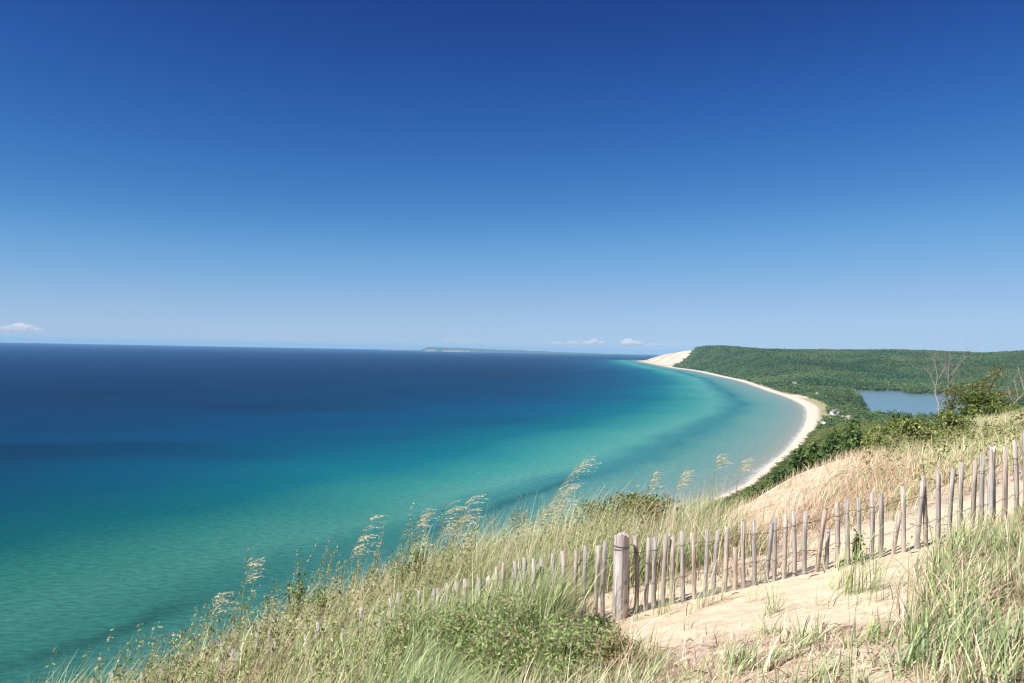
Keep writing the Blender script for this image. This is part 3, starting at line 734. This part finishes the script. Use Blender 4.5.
while x < 3.7:
    y = float(fence_y(x)); T = ftop(x); zg = Hs(x, y)
    jit = r.normal()
    topz = T[2] + .008 * jit; w = .0138 + .0022 * r.random(); d = .0045
    lean = r.normal() * .012 + (.04 if r.random() < .08 else 0)
    if x < -1.2: lean += r.normal() * .05 - .1 * (x < -1.8)
    L = topz - zg
    if x < -.12: q_ = .04 if x > -.85 else (.15 if r.random() < .8 else .05); topz -= q_; L -= q_
    if L < .22: topz = zg + .3; L = .3
    brk = (r.random() < .025)
    if brk: topz -= L * .35; L *= .65
    mb = MB(); tilt = r.normal() * .02
    n = 5; zs = np.linspace(-.12, L, n); bow = r.normal() * .006
    V = []
    for k, zz in enumerate(zs):
        f = k / (n - 1); cx = lean * f * 1.0 + bow * math.sin(f * 3.14); cy = tilt * f
        ww = w * (1 - .06 * f); sl = (.006 * r.normal() if k == n - 1 else 0)
        V += [(cx - ww, cy - d, zz - sl), (cx + ww, cy - d, zz + sl), (cx + ww, cy + d, zz + sl), (cx - ww, cy + d, zz - sl)]
    F = [[k * 4 + a, k * 4 + (a + 1) % 4, k * 4 + 4 + (a + 1) % 4, k * 4 + 4 + a] for k in range(n - 1) for a in range(4)] + [[(n - 1) * 4 + a for a in range(4)], [3, 2, 1, 0]]
    tone = [lin((198, 189, 182)), lin((190, 183, 177)), lin((203, 191, 180)), lin((180, 174, 169)), lin((200, 182, 170))][r.integers(0, 5)] * (.74 + .14 * r.random())
    mb.add(V, F, tone)
    o = link('picket', mb.mesh('picket', M_picket), fence)
    o.location = (x - base[0], y - base[1], zg - base[2]); o.rotation_euler = (0, 0, r.normal() * .12)
    if not brk:
        for q, fr in ((0, .80), (1, .36)):
            wire_pts[q].append((x + lean * fr - base[0], y - base[1], zg + (T[2] - zg if L > .31 else L) * fr + .006 * r.normal() - base[2]))
    x += .0682 + .0035 * r.normal(); pk += 1
for q in (0, 1):
    for sgn in (1, -1):                                        # two twisted strands pass each lath front and back
        P = []
        for i, p_ in enumerate(wire_pts[q]):
            P.append((p_[0] - .02, p_[1] + sgn * .008, p_[2])); P.append((p_[0] + .02, p_[1] + sgn * .008, p_[2]))
            if i + 1 < len(wire_pts[q]):
                nx = wire_pts[q][i + 1]; P.append(((p_[0] + nx[0]) / 2, (p_[1] + nx[1]) / 2, (p_[2] + nx[2]) / 2))
                sgn = -sgn if False else sgn
        mb = MB(); mb.tube(P, .0011, 4, (1, 1, 1), cap=False)
        link('wire', mb.mesh('wire', M_wire), fence)
def post(px, top_py, base_py, Y, rad, label, seed, frayed=True, lean=0.0, split=False):
    rr = np.random.default_rng(seed)
    q = at_y(px, base_py, Y); zg = Hs(q[0], Y); zt = at_y(px, top_py, Y)[2]; L = zt - zg
    sides, nr = 20, 12; V = []; C = []
    ph = rr.random(5) * 6.28
    for k in range(nr):
        f = k / (nr - 1); zz = -.25 + (L + .25) * f
        for a in range(sides):
            an = a / sides * 6.283
            ra = rad * (1 + .05 * math.sin(3 * an + ph[0]) + .03 * math.sin(7 * an + ph[1]) + .02 * rr.normal() - (.06 * (f > .95)))
            tz_ = zz + ((.012 * math.sin(2 * an + ph[2]) + .010 * rr.normal()) if k == nr - 1 else 0)
            V.append((math.cos(an) * ra + lean * f * L, math.sin(an) * ra, tz_))
            C.append(lin((214, 200, 194)) * .72 if k >= nr - 2 else lin((208, 200, 194)) * (.84 + .06 * rr.normal()))
    F = [[k * sides + a, k * sides + (a + 1) % sides, (k + 1) * sides + (a + 1) % sides, (k + 1) * sides + a] for k in range(nr - 1) for a in range(sides)]
    m = MB(); m.add(V, F, (1, 1, 1)); m.C[-1] = np.array(C)
    ring = np.array(V[-sides:]); cen = ring.mean(0) + [0, 0, .008]
    inner = cen + (ring - cen) * .5 + np.c_[np.zeros((sides, 2)), rr.normal(size=sides) * .006]
    Vt = np.concatenate([ring, inner, [cen]]); Ft = [[a, (a + 1) % sides, sides + (a + 1) % sides, sides + a] for a in range(sides)]
    m.add(Vt, Ft, lin((224, 212, 204)) * .75); m.add(Vt, [[sides + a, sides + (a + 1) % sides, 2 * sides] for a in range(sides)], lin((224, 212, 204)) * .75)
    o = link('post', m.mesh('post', M_post, True), fence, label=label)
    o.location = (q[0] - base[0], Y - base[1], zg - base[2])
    return o
po = post(620, 535, 608, 5.44, .050, 'thick round post with a frayed pale top', 3)
wb = MB()                                                       # wire wrapped round the post, its loose end hanging on the right
a = np.linspace(0, 12.0, 40); h_ = float(at_y(620, 545, 5.44)[2] - Hs(.73, 5.44))
wb.tube(np.c_[np.cos(a) * .056, np.sin(a) * .056, h_ - .02 + .012 * np.sin(a * .5)], .0022, 4, cap=False)
wb.tube([(.06, -.02, h_), (.10, -.02, h_ - .01), (.125, -.015, h_ - .09), (.11, 0, h_ - .25), (.115, 0, h_ - .4)], .003, 5)
link('wire', wb.mesh('wire', M_wire), po)
post(989.5, 449, 520, 5.32, .021, 'thin split grey post with a broken white top', 8, lean=.02)

# ------------------------------------------------------------------ grass
def blades(root, height, width, lean_dir, lean, cols, curl=.5, seg=4, seed=1, tipdroop=None):
    """one ribbon per root; lean_dir (n,2) unit-ish, lean = horizontal reach as a share of height"""
    n = len(root); r = np.random.default_rng(seed)
    f = np.linspace(0, 1, seg + 1)
    Vs = []
    side = np.stack([-lean_dir[:, 1], lean_dir[:, 0], np.zeros(n)], 1)
    side = side + r.normal(size=(n, 3)) * [.5, .5, .15]; side /= np.linalg.norm(side, axis=1, keepdims=True)
    for k, t in enumerate(f):
        hor = (t ** (1 + curl * 1.6)) * lean * height
        ver = height * (t - (.30 * curl * np.minimum(lean, 1.5)) * t ** 2.2)
        c = root + np.stack([lean_dir[:, 0] * hor, lean_dir[:, 1] * hor, ver], 1)
        w = (width * (1 - t ** 1.6) + .0006)[:, None] * .5
        Vs.append(c - side * w); Vs.append(c + side * w)
    V = np.stack(Vs, 1)                                          # n, 2*(seg+1), 3
    m = 2 * (seg + 1)
    q = np.array([[2 * k, 2 * k + 1, 2 * k + 3, 2 * k + 2] for k in range(seg)])
    F = (np.arange(n)[:, None, None] * m + q[None]).reshape(-1, 4)
    C = np.repeat(cols, m, 0).reshape(n, m, 3)
    tip = np.linspace(0, 1, seg + 1).repeat(2)[None, :, None]
    C = C * (1 + .0 * tip)
    return V.reshape(-1, 3), F, C.reshape(-1, 3)
def tufts(centres, per, spread, hgt, wid, lean_mu, palette, weights, seed, hvar=.5, curl=.6, wind=(.85, .25), pal2=None):
    r = np.random.default_rng(seed); m = len(centres); n = m * per
    rt = np.repeat(centres, per, 0) + np.c_[r.normal(size=(n, 2)) * spread, np.zeros(n)]
    rt[:, 2] = H(rt[:, 0], rt[:, 1]) - .015
    a = r.random(n) * 6.283
    dirn = np.stack([np.cos(a), np.sin(a)], 1) * .75 + np.array(wind)[None] * (.6 + .5 * r.random((n, 1)))
    dirn /= np.linalg.norm(dirn, axis=1, keepdims=True) + 1e-9
    tuft_h = np.repeat(hgt * (.75 + .5 * r.random(m)), per)
    h = tuft_h * (1 - hvar + hvar * 1.3 * r.random(n))
    w = wid * (.7 + .6 * r.random(n))
    pal = np.asarray(palette); wt = np.asarray(weights, float); wt /= wt.sum()
    tuftc = np.repeat(r.choice(len(pal), m, p=wt), per); own = r.choice(len(pal), n, p=wt)
    pick = np.where(r.random(n) < .6, tuftc, own)
    c = pal[pick]
    if pal2 is not None:                                        # drifts of another kind of plant
        p2 = np.asarray(pal2); on = np.repeat(fbm(centres[:, 0] * 1.3, centres[:, 1] * 1.3, 151, 3) + .12 * r.normal(size=m) > .05, per)
        c = np.where(on[:, None], p2[r.integers(0, len(p2), n)], c); h = h * np.where(on, .8, 1)
    c = c * (.72 + .56 * r.random((n, 1)))
    w = w * np.where(r.random(n) < .2, 1.5, 1)
    return blades(rt, h, w, dirn, np.abs(r.normal(size=n) * .3 + lean_mu), c, curl, 4, seed + 1)
def join_grass(name, parts, mat=None):
    V = []; F = []; C = []; o = 0
    for v, f, c in parts: V.append(v); F.append(f + o); C.append(c); o += len(v)
    link(name, mesh_np(name, np.concatenate(V), np.concatenate(F), [mat or M_grass], np.concatenate(C)), kind='stuff')
def region(x0, x1, y0, y1, n, test, seed):
    r = np.random.default_rng(seed)
    x = r.uniform(x0, x1, n); y = r.uniform(y0, y1, n); z = H(x, y); P = np.c_[x, y, z]
    px, py = project(P); e = sdist(x, y, edge_s)
    k = test(px, py, e, x, y)
    return P[k]
bare = lambda px, py: inside(px, py, PATH) | inside(px, py, STRIP) | inside(px, py, SPUR)
G_green = [lin(c) for c in ((124, 152, 82), (148, 172, 104), (104, 134, 70), (176, 188, 130), (196, 196, 148))]
G_yel = [lin(c) for c in ((170, 182, 110), (190, 196, 132), (146, 164, 94), (208, 204, 158), (126, 148, 80))]
G_dry = [lin(c) for c in ((206, 184, 148), (190, 160, 128), (176, 148, 122), (216, 200, 168), (150, 126, 100))]
G_brn = [lin(c) for c in ((202, 172, 142), (214, 186, 156), (186, 154, 126), (218, 198, 164), (180, 166, 118))]
K = .95
for g in (G_green, G_yel, G_dry, G_brn):
    for i in range(len(g)): g[i] = (g[i] * .84 + g[i].mean() * .16) * K * 1.04
parts_g = []; parts_d = []
fence_line = lambda x: fence_y(x)
# right-hand clump: dense tall green
P = region(1.2, 5.2, 2.2, 5.3, 1150, lambda px, py, e, x, y: inside(px, py, GRASSR) & (y < fence_line(x) - .12), 201)
parts_g.append(tufts(P, 20, .055, .27, .0066, .65, G_green + G_dry[:1], [4, 4, 3, 3, 3, 3], 202, pal2=G_dry + G_yel))
parts_d.append(tufts(P, 16, .09, .15, .005, 1.0, G_dry, [2, 2, 2, 1, 2], 203))
# left foreground: green-yellow grass below and in front of the fence
P = region(-4.6, .9, 3.2, 5.8, 3600, lambda px, py, e, x, y: (e > -.3) & ~bare(px, py) & ~inside(px, py, BUSHL) & (px < 640) & (px > 40) & (y < fence_line(x) + .1), 211)
pxx, _ = project(P)
sel = pxx > 350
parts_g.append(tufts(P[sel][::2], 20, .06, np.where(pxx[sel][::2] > 520, .19, .36), .0066, .62, G_green + G_yel[:2], [4, 4, 3, 3, 2, 2, 2], 212, pal2=G_green[2:] + G_yel[:3]))
parts_g.append(tufts(P[~sel][::2], 18, .07, .38, .0060, .58, G_yel + G_dry[:2], [4, 4, 3, 3, 3, 2, 2], 213, pal2=G_dry))
parts_d.append(tufts(P[::2], 12, .08, .26, .0044, .6, G_dry, [3, 2, 2, 3, 1], 214))
P = region(-4.6, .35, 4.9, 6.0, 620, lambda px, py, e, x, y: (e > -.3) & (y < fence_line(x) - .03) & (px < 560), 216)
parts_g.append(tufts(P, 12, .07, .54, .0060, .5, G_yel + G_green[:4], [4, 4, 3, 3, 2, 2, 2, 2, 3], 217, pal2=G_dry))
P = region(-1.2, .55, 4.95, 5.55, 300, lambda px, py, e, x, y: (px > 380) & (px < 548) & (y < fence_line(x) - .04), 220)
parts_g.append(tufts(P, 14, .06, .50, .0062, .5, G_yel + G_green[:4], [3, 3, 3, 3, 2, 3, 3, 2, 3], 221))
P = region(-1.4, 1.2, 7.2, 9.3, 150, lambda px, py, e, x, y: (e > -.5) & (px > 400), 218)
parts_d.append(tufts(P, 20, .07, .72, .0042, .62, [lin(c) for c in ((214, 208, 168), (198, 196, 150), (176, 182, 128))], [1, 1, 1], 219))
# under the leafy shrubs
P = region(-1, 1.2, 3.4, 5.3, 900, lambda px, py, e, x, y: inside(px, py, BUSHL), 221)
parts_g.append(tufts(P[::3], 12, .06, .24, .0050, .6, G_green, [3, 3, 3, 2, 1], 222))
# behind the fence, out to the lip, left and centre
P = region(-5, 3.2, 5.6, 9.9, 5200, lambda px, py, e, x, y: (e > np.where(x < -1.5, np.where(x < -2.2, .0, -.3), -.9)) & ~bare(px, py) & (y > fence_line(x) + .08) & (px < 770) & ~inside(px, py, BROWN), 231)
pxx, _ = project(P)
sel = pxx > 400
parts_g.append(tufts(P[sel][::2], 20, .07, .42, .0066, .55, G_yel + G_green[:3], [4, 4, 3, 3, 3, 2, 2, 2], 232, pal2=G_yel + G_dry[:2]))
parts_g.append(tufts(P[~sel][::2], 17, .08, .46, .0062, .55, G_yel + G_dry[:2], [4, 3, 3, 3, 3, 2, 2], 233, pal2=G_dry))
parts_d.append(tufts(P[::3], 9, .10, .52, .0032, .45, G_dry, [3, 2, 2, 3, 1], 234))
# bottom: sparse tufts on sand and pale thatch
P = region(.0, 2.8, 2.6, 5.1, 620, lambda px, py, e, x, y: inside(px, py, BOT), 241)
parts_g.append(tufts(P[::4], 16, .04, .17, .0062, .8, G_green + G_yel, [3, 3, 2, 3, 3, 2, 2, 1, 2, 1], 242, hvar=.6))
parts_d.append(tufts(P, 14, .12, .07, .0056, 1.5, [c * [1.05, .98, .98] for c in G_dry], [3, 3, 2, 3, 1], 243))
# stray tufts on the path and along the fence foot
P = region(.4, 3.4, 4.2, 6.2, 46, lambda px, py, e, x, y: bare(px, py), 251)
parts_g.append(tufts(P, 10, .035, .22, .0036, .6, G_yel + G_green, [1] * 10, 252))
for cx, cy_, hh_ in ((1.02, 5.25, .34), (1.30, 5.2, .28), (1.95, 4.6, .40), (2.05, 4.55, .34), (1.5, 4.55, .3), (2.45, 4.5, .42)):
    parts_g.append(tufts(np.array([[cx, cy_, 0]]), 26, .04, hh_, .0042, .5, G_green + G_yel[:2], [3, 3, 2, 2, 2, 2, 2], int(cx * 100)))
# the brown hair-grass mound of the spur
P = region(1.6, 9.5, 6.2, 18.5, 5200, lambda px, py, e, x, y: (e > -.4) & inside(px, py, BROWN) & ~inside(px, py, SPUR), 261)
parts_g.append(tufts(P[::9], 12, .12, .26, .0062, .6, G_yel + G_green[:2], [3, 2, 3, 2, 2, 2, 2], 260))
parts_d.append(tufts(P, 13, .13, .24, .0060, .9, [c * [.93, .90, .86] for c in G_brn], [3, 3, 3, 3, 2], 262))
P = region(1.6, 9.5, 6.2, 18.5, 900, lambda px, py, e, x, y: (e > -.5) & inside(px, py, SPUR), 263)
parts_d.append(tufts(P, 12, .12, .20, .0055, .8, G_brn + G_yel[:1], [3, 3, 3, 3, 2, 2], 264))
P = region(.7, 2.2, 5.5, 6.4, 60, lambda px, py, e, x, y: inside(px, py, STRIP) & (y > fence_line(x) + .03), 265)
parts_d.append(tufts(P, 14, .06, .14, .0040, .9, [c * .5 for c in G_dry] + G_dry[:2], [3] * 7, 266))
# plateau to the right beyond the fence: pale tall grass
P = region(3, 21, 5.6, 34, 12000, lambda px, py, e, x, y: (e > -.6) & ~inside(px, py, BROWN) & ~bare(px, py) & (px > 770) & (px < 1150), 271)
parts_g.append(tufts(P, 14, .10, .36, .0065, .45, G_yel + G_dry[:2] + G_green[:2], [3, 4, 2, 5, 2, 5, 4, 1, 1], 272, pal2=G_dry[:2] + G_dry[3:4] + G_yel[:2]))
# lower slope below the lip, seen past the spur
P = region(2, 30, 9, 60, 2500, lambda px, py, e, x, y: (e < -1.3) & (e > -9) & (px > 690) & (px < 960), 281)
parts_g.append(tufts(P, 10, .22, .25, .010, .4, G_green[:3] + G_yel[:2], [3, 3, 3, 2, 2], 282))
join_grass('dune_grass', parts_g)
join_grass('dry_grass', parts_d)
# flowering weeds mixed through the left bank: thin stems with many small pale leaves
P = region(-5, 1.8, 4.2, 9.8, 1700, lambda px, py, e, x, y: (e > np.where(x < -1.5, np.where(x < -2.2, .0, -.3), -.9)) & ((x < -.6) | (y > 5.8)) & ~bare(px, py) & (px < 640) & ~inside(px, py, BUSHL), 291)
r = np.random.default_rng(292); n = len(P)
hh = .32 + .42 * r.random(n) ** 1.5
hh = hh * np.where((r.random(n) < .3) & (P[:, 0] > -2.4) & (P[:, 0] < .3) & (P[:, 1] > 6.4), 1.45, 1)
lv = []; per = 44
k = np.repeat(np.arange(n), per); t = r.random(len(k)) ** .7
an = r.random(len(k)) * 6.283
off = .012 + .036 * r.random(len(k)) * (1.1 - t)
lean = (np.c_[.12 + .1 * r.random(n), .06 * r.normal(size=n)])[k] * hh[k][:, None] * t[:, None] ** 1.5
Cn = P[k] + np.c_[lean[:, 0] + np.cos(an) * off, lean[:, 1] + np.sin(an) * off, .05 + t * hh[k]]
LC = [lin(c) * .8 for c in ((182, 194, 118), (204, 208, 148), (158, 174, 100), (214, 204, 164), (196, 168, 140), (134, 152, 82))]
V, F, C = leaf_cloud(len(k), lambda m: (Cn, np.c_[np.cos(an), np.sin(an), np.full(len(k), .6)]), .0125, LC, .45, .4, r)
sv, sf, scol = blades(P - [0, 0, .01], hh, np.full(n, .008), np.tile([[.95, .3]], (n, 1)), np.full(n, .15), np.asarray(LC)[r.integers(0, 6, n)], .5, 4, 5)
W2 = region(3.5, 13, 6.5, 21, 620, lambda px, py, e, x, y: (e > -.3) & (px > 850) & (px < 1060) & ~bare(px, py), 297)
n2_ = len(W2); h2 = .3 + .3 * r.random(n2_); k2 = np.repeat(np.arange(n2_), 40); t2 = r.random(len(k2)) ** .7; a2 = r.random(len(k2)) * 6.283; o2 = .03 + .09 * r.random(len(k2)) * (1.1 - t2)
C2 = W2[k2] + np.c_[np.cos(a2) * o2 + .2 * h2[k2] * t2 ** 1.5, np.sin(a2) * o2, .05 + t2 * h2[k2]]
v2, f2, c2 = leaf_cloud(len(k2), lambda m: (C2, np.c_[np.cos(a2), np.sin(a2), np.full(len(k2), .6)]), .022, [lin(c) * .85 for c in ((140, 158, 88), (164, 176, 108), (118, 140, 74), (186, 186, 130), (176, 156, 120))], .42, .4, r)
join_grass('leafy_weeds', [(V, F, C), (sv, sf, scol), (v2, f2, c2)], M_leaf)

P = region(.3, 3.2, 3.4, 6.3, 420, lambda px, py, e, x, y: (inside(px, py, STRIP) | inside(px, py, BOT) | (inside(px, py, PATH) & (np.abs(y - fence_line(x)) < .16))), 295)
tw = MB(); r = np.random.default_rng(296)
for p_ in P:
    a = r.random() * 6.28; L_ = .03 + .09 * r.random(); d_ = np.array([math.cos(a), math.sin(a), .12 * r.normal()]) * L_
    tw.tube([p_ + [0, 0, .006], p_ + d_ * .5 + [0, 0, .012 + .01 * r.random()], p_ + d_ + [0, 0, .005]], [.003, .0025, .0012], 4, lin(((108, 90, 74), (76, 62, 52), (160, 140, 116))[r.integers(0, 3)]))
link('dry_twigs', tw.mesh('dry_twigs', M_bark), kind='stuff')

# tall seed plumes standing out against the water
PL = [  # base px, base depth, tip px, tip row, head length share, fullness, label
    (520, 8.6, 582, 463, .50, 1.5, 'largest feathery grass plume, leaning right against the turquoise water'),
    (535, 8.4, 566, 489, .50, 1.1, 'shorter feathery plume tucked just below the largest one'),
    (500, 8.2, 548, 508, .45, .9, 'drooping plume left of the largest one, lower down'),
    (441, 7.6, 468, 497, .45, 1.0, 'pale forked grass plume with a thin bare tip, left of the biggest cluster'),
    (430, 7.6, 447, 505, .40, .8, 'slim plume leaning right, just left of the forked one'),
    (402, 7.8, 420, 513, .40, .8, 'narrow upright plume beside the small dark leafy shrub'),
    (330, 7.6, 371, 517, .40, .9, 'leftmost tall plume, bending right over the yellow weeds'),
    (478, 7.9, 520, 528, .40, .8, 'low plume bowing right over the buried fence laths'),
    (668, 8.8, 682, 471, .35, .6, 'hooked plume with bent tip above the brownish shrub'),
    (640, 8.9, 652, 474, .35, .5, 'straight thin plume rising over the brownish shrub'),
    (712, 9.0, 716, 458, .30, .4, 'faint wispy plume in front of the beach water, taller of two'),
    (735, 9.2, 741, 462, .30, .4, 'faint wispy plume in front of the beach water, right of two'),
    (214, 7.2, 214, 597, .30, .5, 'short pale seed stalk above the far left bank'),
    (240, 7.2, 247, 562, .25, .4, 'single thin seed stalk with a pale bud left of the leafy weeds'),
    (812, 8.2, 842, 470, .35, .7, 'tall dry stalk leaning right in front of the brown grass spur'),
]
for i, (bx, Y, tx_, ty_, hl, full, lb) in enumerate(PL):
    r = np.random.default_rng(400 + i); full *= 1.45
    b = at_y(bx, 500, Y); zb = Hs(b[0], Y); T = at_y(tx_, ty_, Y + .1); B = np.array([b[0], Y, zb])
    t = thing('grass_plume', tuple(B), lb, 'grass plume', 'tall grass plumes along the dune lip')
    D = T - B; Lp = np.linalg.norm(D)
    f = np.linspace(0, 1, 9)
    P = np.stack([D[0] * f ** 1.6, D[1] * f, D[2] * (f - .06 * f ** 3) / .94], 1)
    sm = MB(); sm.tube(P, np.linspace(.0042, .0014, 9), 5, lin((176, 176, 128)) * .8); link('stem', sm.mesh('stem', M_leaf), t)
    hm = MB(); ncol = [lin(c) for c in ((238, 230, 206), (224, 218, 188), (204, 204, 164), (242, 236, 218))]
    nb = int(15 * full + 5); Vl, Fl_, Cl_ = [], [], []; o_ = 0
    ns = 22
    for k in range(nb):                                         # one-sided sprays blown to the right, hung with slim spikelets
        q = 1 - hl * r.random(); j = np.array([np.interp(q, f, P[:, c]) for c in range(3)])
        ln = (.10 + .16 * r.random()) * (.7 + .5 * (1 - q) / hl) * (.6 + .45 * full)
        dv = np.array([.55 + .5 * r.random(), .35 * r.normal(), .25 + .6 * r.random()]); dv /= np.linalg.norm(dv)
        e = j + dv * ln * np.array([1.1, 1, .6]); mid = j + dv * ln * .55 + [0, 0, .05 * ln]
        hm.tube([j, mid, e], [.0010, .0009, .0006], 3, ncol[2], cap=False)
        ff = .2 + .85 * r.random(ns)
        cpt = (1 - ff[:, None]) ** 2 * j + 2 * (ff * (1 - ff))[:, None] * mid + (ff ** 2)[:, None] * e + r.normal(size=(ns, 3)) * .004
        ax = (e - j) / np.linalg.norm(e - j) + r.normal(size=(ns, 3)) * .22 - [0, 0, .18]; ax /= np.linalg.norm(ax, axis=1, keepdims=True)
        sd_ = np.cross(ax, r.normal(size=(ns, 3))); sd_ /= np.linalg.norm(sd_, axis=1, keepdims=True)
        ll = .021 * (.6 + .7 * r.random((ns, 1))); ww = .0026
        v = np.stack([cpt - ax * ll * .5, cpt + sd_ * ww, cpt + ax * ll * .7, cpt - sd_ * ww], 1).reshape(-1, 3); f_ = np.arange(4 * ns).reshape(ns, 4)
        c_ = np.repeat(np.asarray(ncol)[r.integers(0, 4, ns)], 4, 0)
        Vl.append(v); Fl_.append(f_ + o_); Cl_.append(c_); o_ += len(v)
    hm.V += Vl; hm.F4 += [q_ + hm.n for q_ in Fl_]; hm.C += Cl_; hm.n += o_
    link('seed_head', hm.mesh('seed_head', M_leaf), t)
    nl = 5
    lv, lf, lc = blades(np.zeros((nl, 3)), .35 * Lp * (.7 + .6 * r.random(nl)), np.full(nl, .005), np.c_[.8 + .2 * r.random(nl), .5 * r.normal(size=nl)], .5 + .3 * r.random(nl), np.asarray(G_yel)[r.integers(0, 5, nl)], .6, 4, i)
    link('leaf', mesh_np('leaf', lv, lf, [M_grass], lc), t)

# ------------------------------------------------------------------ clouds low over the horizon
def cloud(px, py, wpx, hpx, D, label, seed, dens, parts=9):
    r = np.random.default_rng(seed)
    q = at_y(px, py, D); w = wpx / FPX * D; h = hpx / FPX * D
    m, nt, out = newmat('cloud_vapour'); Lk = nt.links.new
    tc_ = N(nt, 'ShaderNodeTexCoord')
    nz = N(nt, 'ShaderNodeTexNoise', ins={'Scale': 5.0, 'Detail': 4, 'Roughness': .6}); 
    mp = N(nt, 'ShaderNodeMapping', ins={'Scale': (1 / h / 2, 1 / h / 2, 1 / h / 2), 'Location': (seed * 3.1, 0, 0)}); Lk(tc_.outputs['Object'], mp.inputs[0]); Lk(mp.outputs[0], nz.inputs[0])
    mr = N(nt, 'ShaderNodeMapRange', ins={1: .33, 2: .60, 3: 0, 4: dens}); Lk(nz.outputs[0], mr.inputs[0])
    pv = N(nt, 'ShaderNodeVolumePrincipled', ins={'Color': (1, 1, 1, 1), 'Anisotropy': .1}); Lk(mr.outputs[0], pv.inputs['Density']); Lk(pv.outputs[0], out.inputs['Volume'])
    import bmesh
    bm = bmesh.new()
    for k in range(parts):
        u = r.uniform(-.5, .5); rr = h * (.28 + .3 * r.random()) * (1.2 - 1.3 * abs(u))
        mat = Matrix.Translation((u * w, r.normal() * h * .5, h * (-.25 + .25 * r.random() * (1.2 - 1.6 * abs(u))))) @ Matrix.Diagonal((rr * (1.2 + w / h * .10), rr * 1.3, rr * .8, 1))
        bmesh.ops.create_icosphere(bm, subdivisions=2, radius=1, matrix=mat)
    for v in bm.verts: v.co += Vector(r.normal(size=3) * h * .02)
    me = bpy.data.meshes.new('cloud'); bm.to_mesh(me); bm.free(); me.materials.append(m)
    o = link('cloud', me, None, 'thing', label, 'cloud', 'small clouds low over the horizon'); o.location = q
CD = 76000.0
cloud(18, 327.5, 46, 9, CD, 'small ragged cumulus alone at the far left horizon', 1, .0017)
cloud(558, 342.6, 16, 3.6, CD, 'flattest little cloud at the left end of the row above the horizon', 2, .0042)
cloud(573, 342.2, 14, 4, CD, 'small flat cloud between the flattest one and the rounded puff', 7, .0040)
cloud(595, 341.5, 20, 6.5, CD, 'rounded puff cloud over the horizon, middle of the row', 3, .0036)
cloud(628, 341.5, 24, 7.5, CD, 'peaked puff cloud nearest the sand dune on the horizon', 4, .0036)
cloud(470, 340.5, 150, 5, CD, 'long thin cloud streak above the far island', 5, .0007, 16)
cloud(655, 344, 26, 4, CD, 'faint flat cloud just behind the tip of the sand dune', 6, .0030)

# ------------------------------------------------------------------ air
M_haze, nt, out = newmat('haze_air')
pv = N(nt, 'ShaderNodeVolumePrincipled', ins={'Color': (.40, .74, 1, 1), 'Density': 1.9e-5, 'Anisotropy': 0.0}); nt.links.new(pv.outputs[0], out.inputs['Volume'])
hb = MB(); hb.box((-52000, -4000, -8), (52000, 60000, 262)); link('haze', hb.mesh('haze', M_haze), kind='stuff')

# ------------------------------------------------------------------ light
SUN = Vector((-.80, -.55, 0)).normalized(); EL = R(50)
sd = Vector((SUN.x * math.cos(EL), SUN.y * math.cos(EL), math.sin(EL)))
ld = bpy.data.lights.new('sun', 'SUN'); ld.energy = 4.6; ld.angle = R(.5); ld.color = (1, .955, .88)
lo = bpy.data.objects.new('sun', ld); COL.objects.link(lo); lo.rotation_euler = sd.to_track_quat('Z', 'Y').to_euler()
w = bpy.data.worlds.new('World'); SC.world = w; w.use_nodes = True
nt = w.node_tree; bg = nt.nodes['Background']
sky = nt.nodes.new('ShaderNodeTexSky'); sky.sky_type = 'NISHITA'; sky.sun_disc = False
sky.sun_elevation = EL; sky.sun_rotation = math.atan2(SUN.x, SUN.y); sky.altitude = 120
sky.air_density = .6; sky.dust_density = 0; sky.ozone_density = 8.0
# clear dry northern air: a deeper, bluer sky than the model's default
sep = nt.nodes.new('ShaderNodeSeparateColor'); comb = nt.nodes.new('ShaderNodeCombineColor'); nt.links.new(sky.outputs[0], sep.inputs[0])
RAW = [(.031, .066, .164), (.052, .111, .262), (.068, .144, .33), (.109, .226, .48), (.165, .326, .62), (.318, .537, .785), (.496, .681, .81)]
AIR = [(.007, .030, .17), (.014, .060, .275), (.024, .106, .388), (.070, .232, .575), (.165, .385, .70), (.35, .53, .775), (.43, .585, .79)]
for k in range(3):
    sc_ = nt.nodes.new('ShaderNodeMath'); sc_.operation = 'MULTIPLY'; sc_.inputs[1].default_value = .1
    fc = nt.nodes.new('ShaderNodeFloatCurve'); cv = fc.mapping.curves[0]
    pts = [(0, 0)] + [(RAW[q][k], AIR[q][k]) for q in range(7)] + [(1, AIR[6][k] * 1.04)]
    cv.points[0].location = pts[0]; cv.points[1].location = pts[-1]
    for q in pts[1:-1]: cv.points.new(*q)
    fc.mapping.update()
    mu = nt.nodes.new('ShaderNodeMath'); mu.operation = 'MULTIPLY'; mu.inputs[1].default_value = 10 / 2 ** EXPO
    nt.links.new(sep.outputs[k], sc_.inputs[0]); nt.links.new(sc_.outputs[0], fc.inputs['Value']); nt.links.new(fc.outputs[0], mu.inputs[0]); nt.links.new(mu.outputs[0], comb.inputs[k])
nt.links.new(comb.outputs[0], bg.inputs[0]); bg.inputs[1].default_value = .10

vs = SC.view_settings
SC.display_settings.display_device = 'sRGB'
vs.view_transform = 'Standard'; vs.look = 'None'; vs.gamma = 1; vs.exposure = EXPO; vs.use_curve_mapping = False
cy = SC.cycles
cy.use_denoising = True
try: cy.denoiser = 'OPENIMAGEDENOISE'
except Exception: pass
cy.max_bounces = 6; cy.diffuse_bounces = 3; cy.glossy_bounces = 2; cy.transmission_bounces = 3; cy.volume_bounces = 6; cy.filter_width = 1.15; cy.transparent_max_bounces = 8
cy.caustics_reflective = False; cy.caustics_refractive = False
cy.volume_step_rate = 1; cy.volume_max_steps = 128
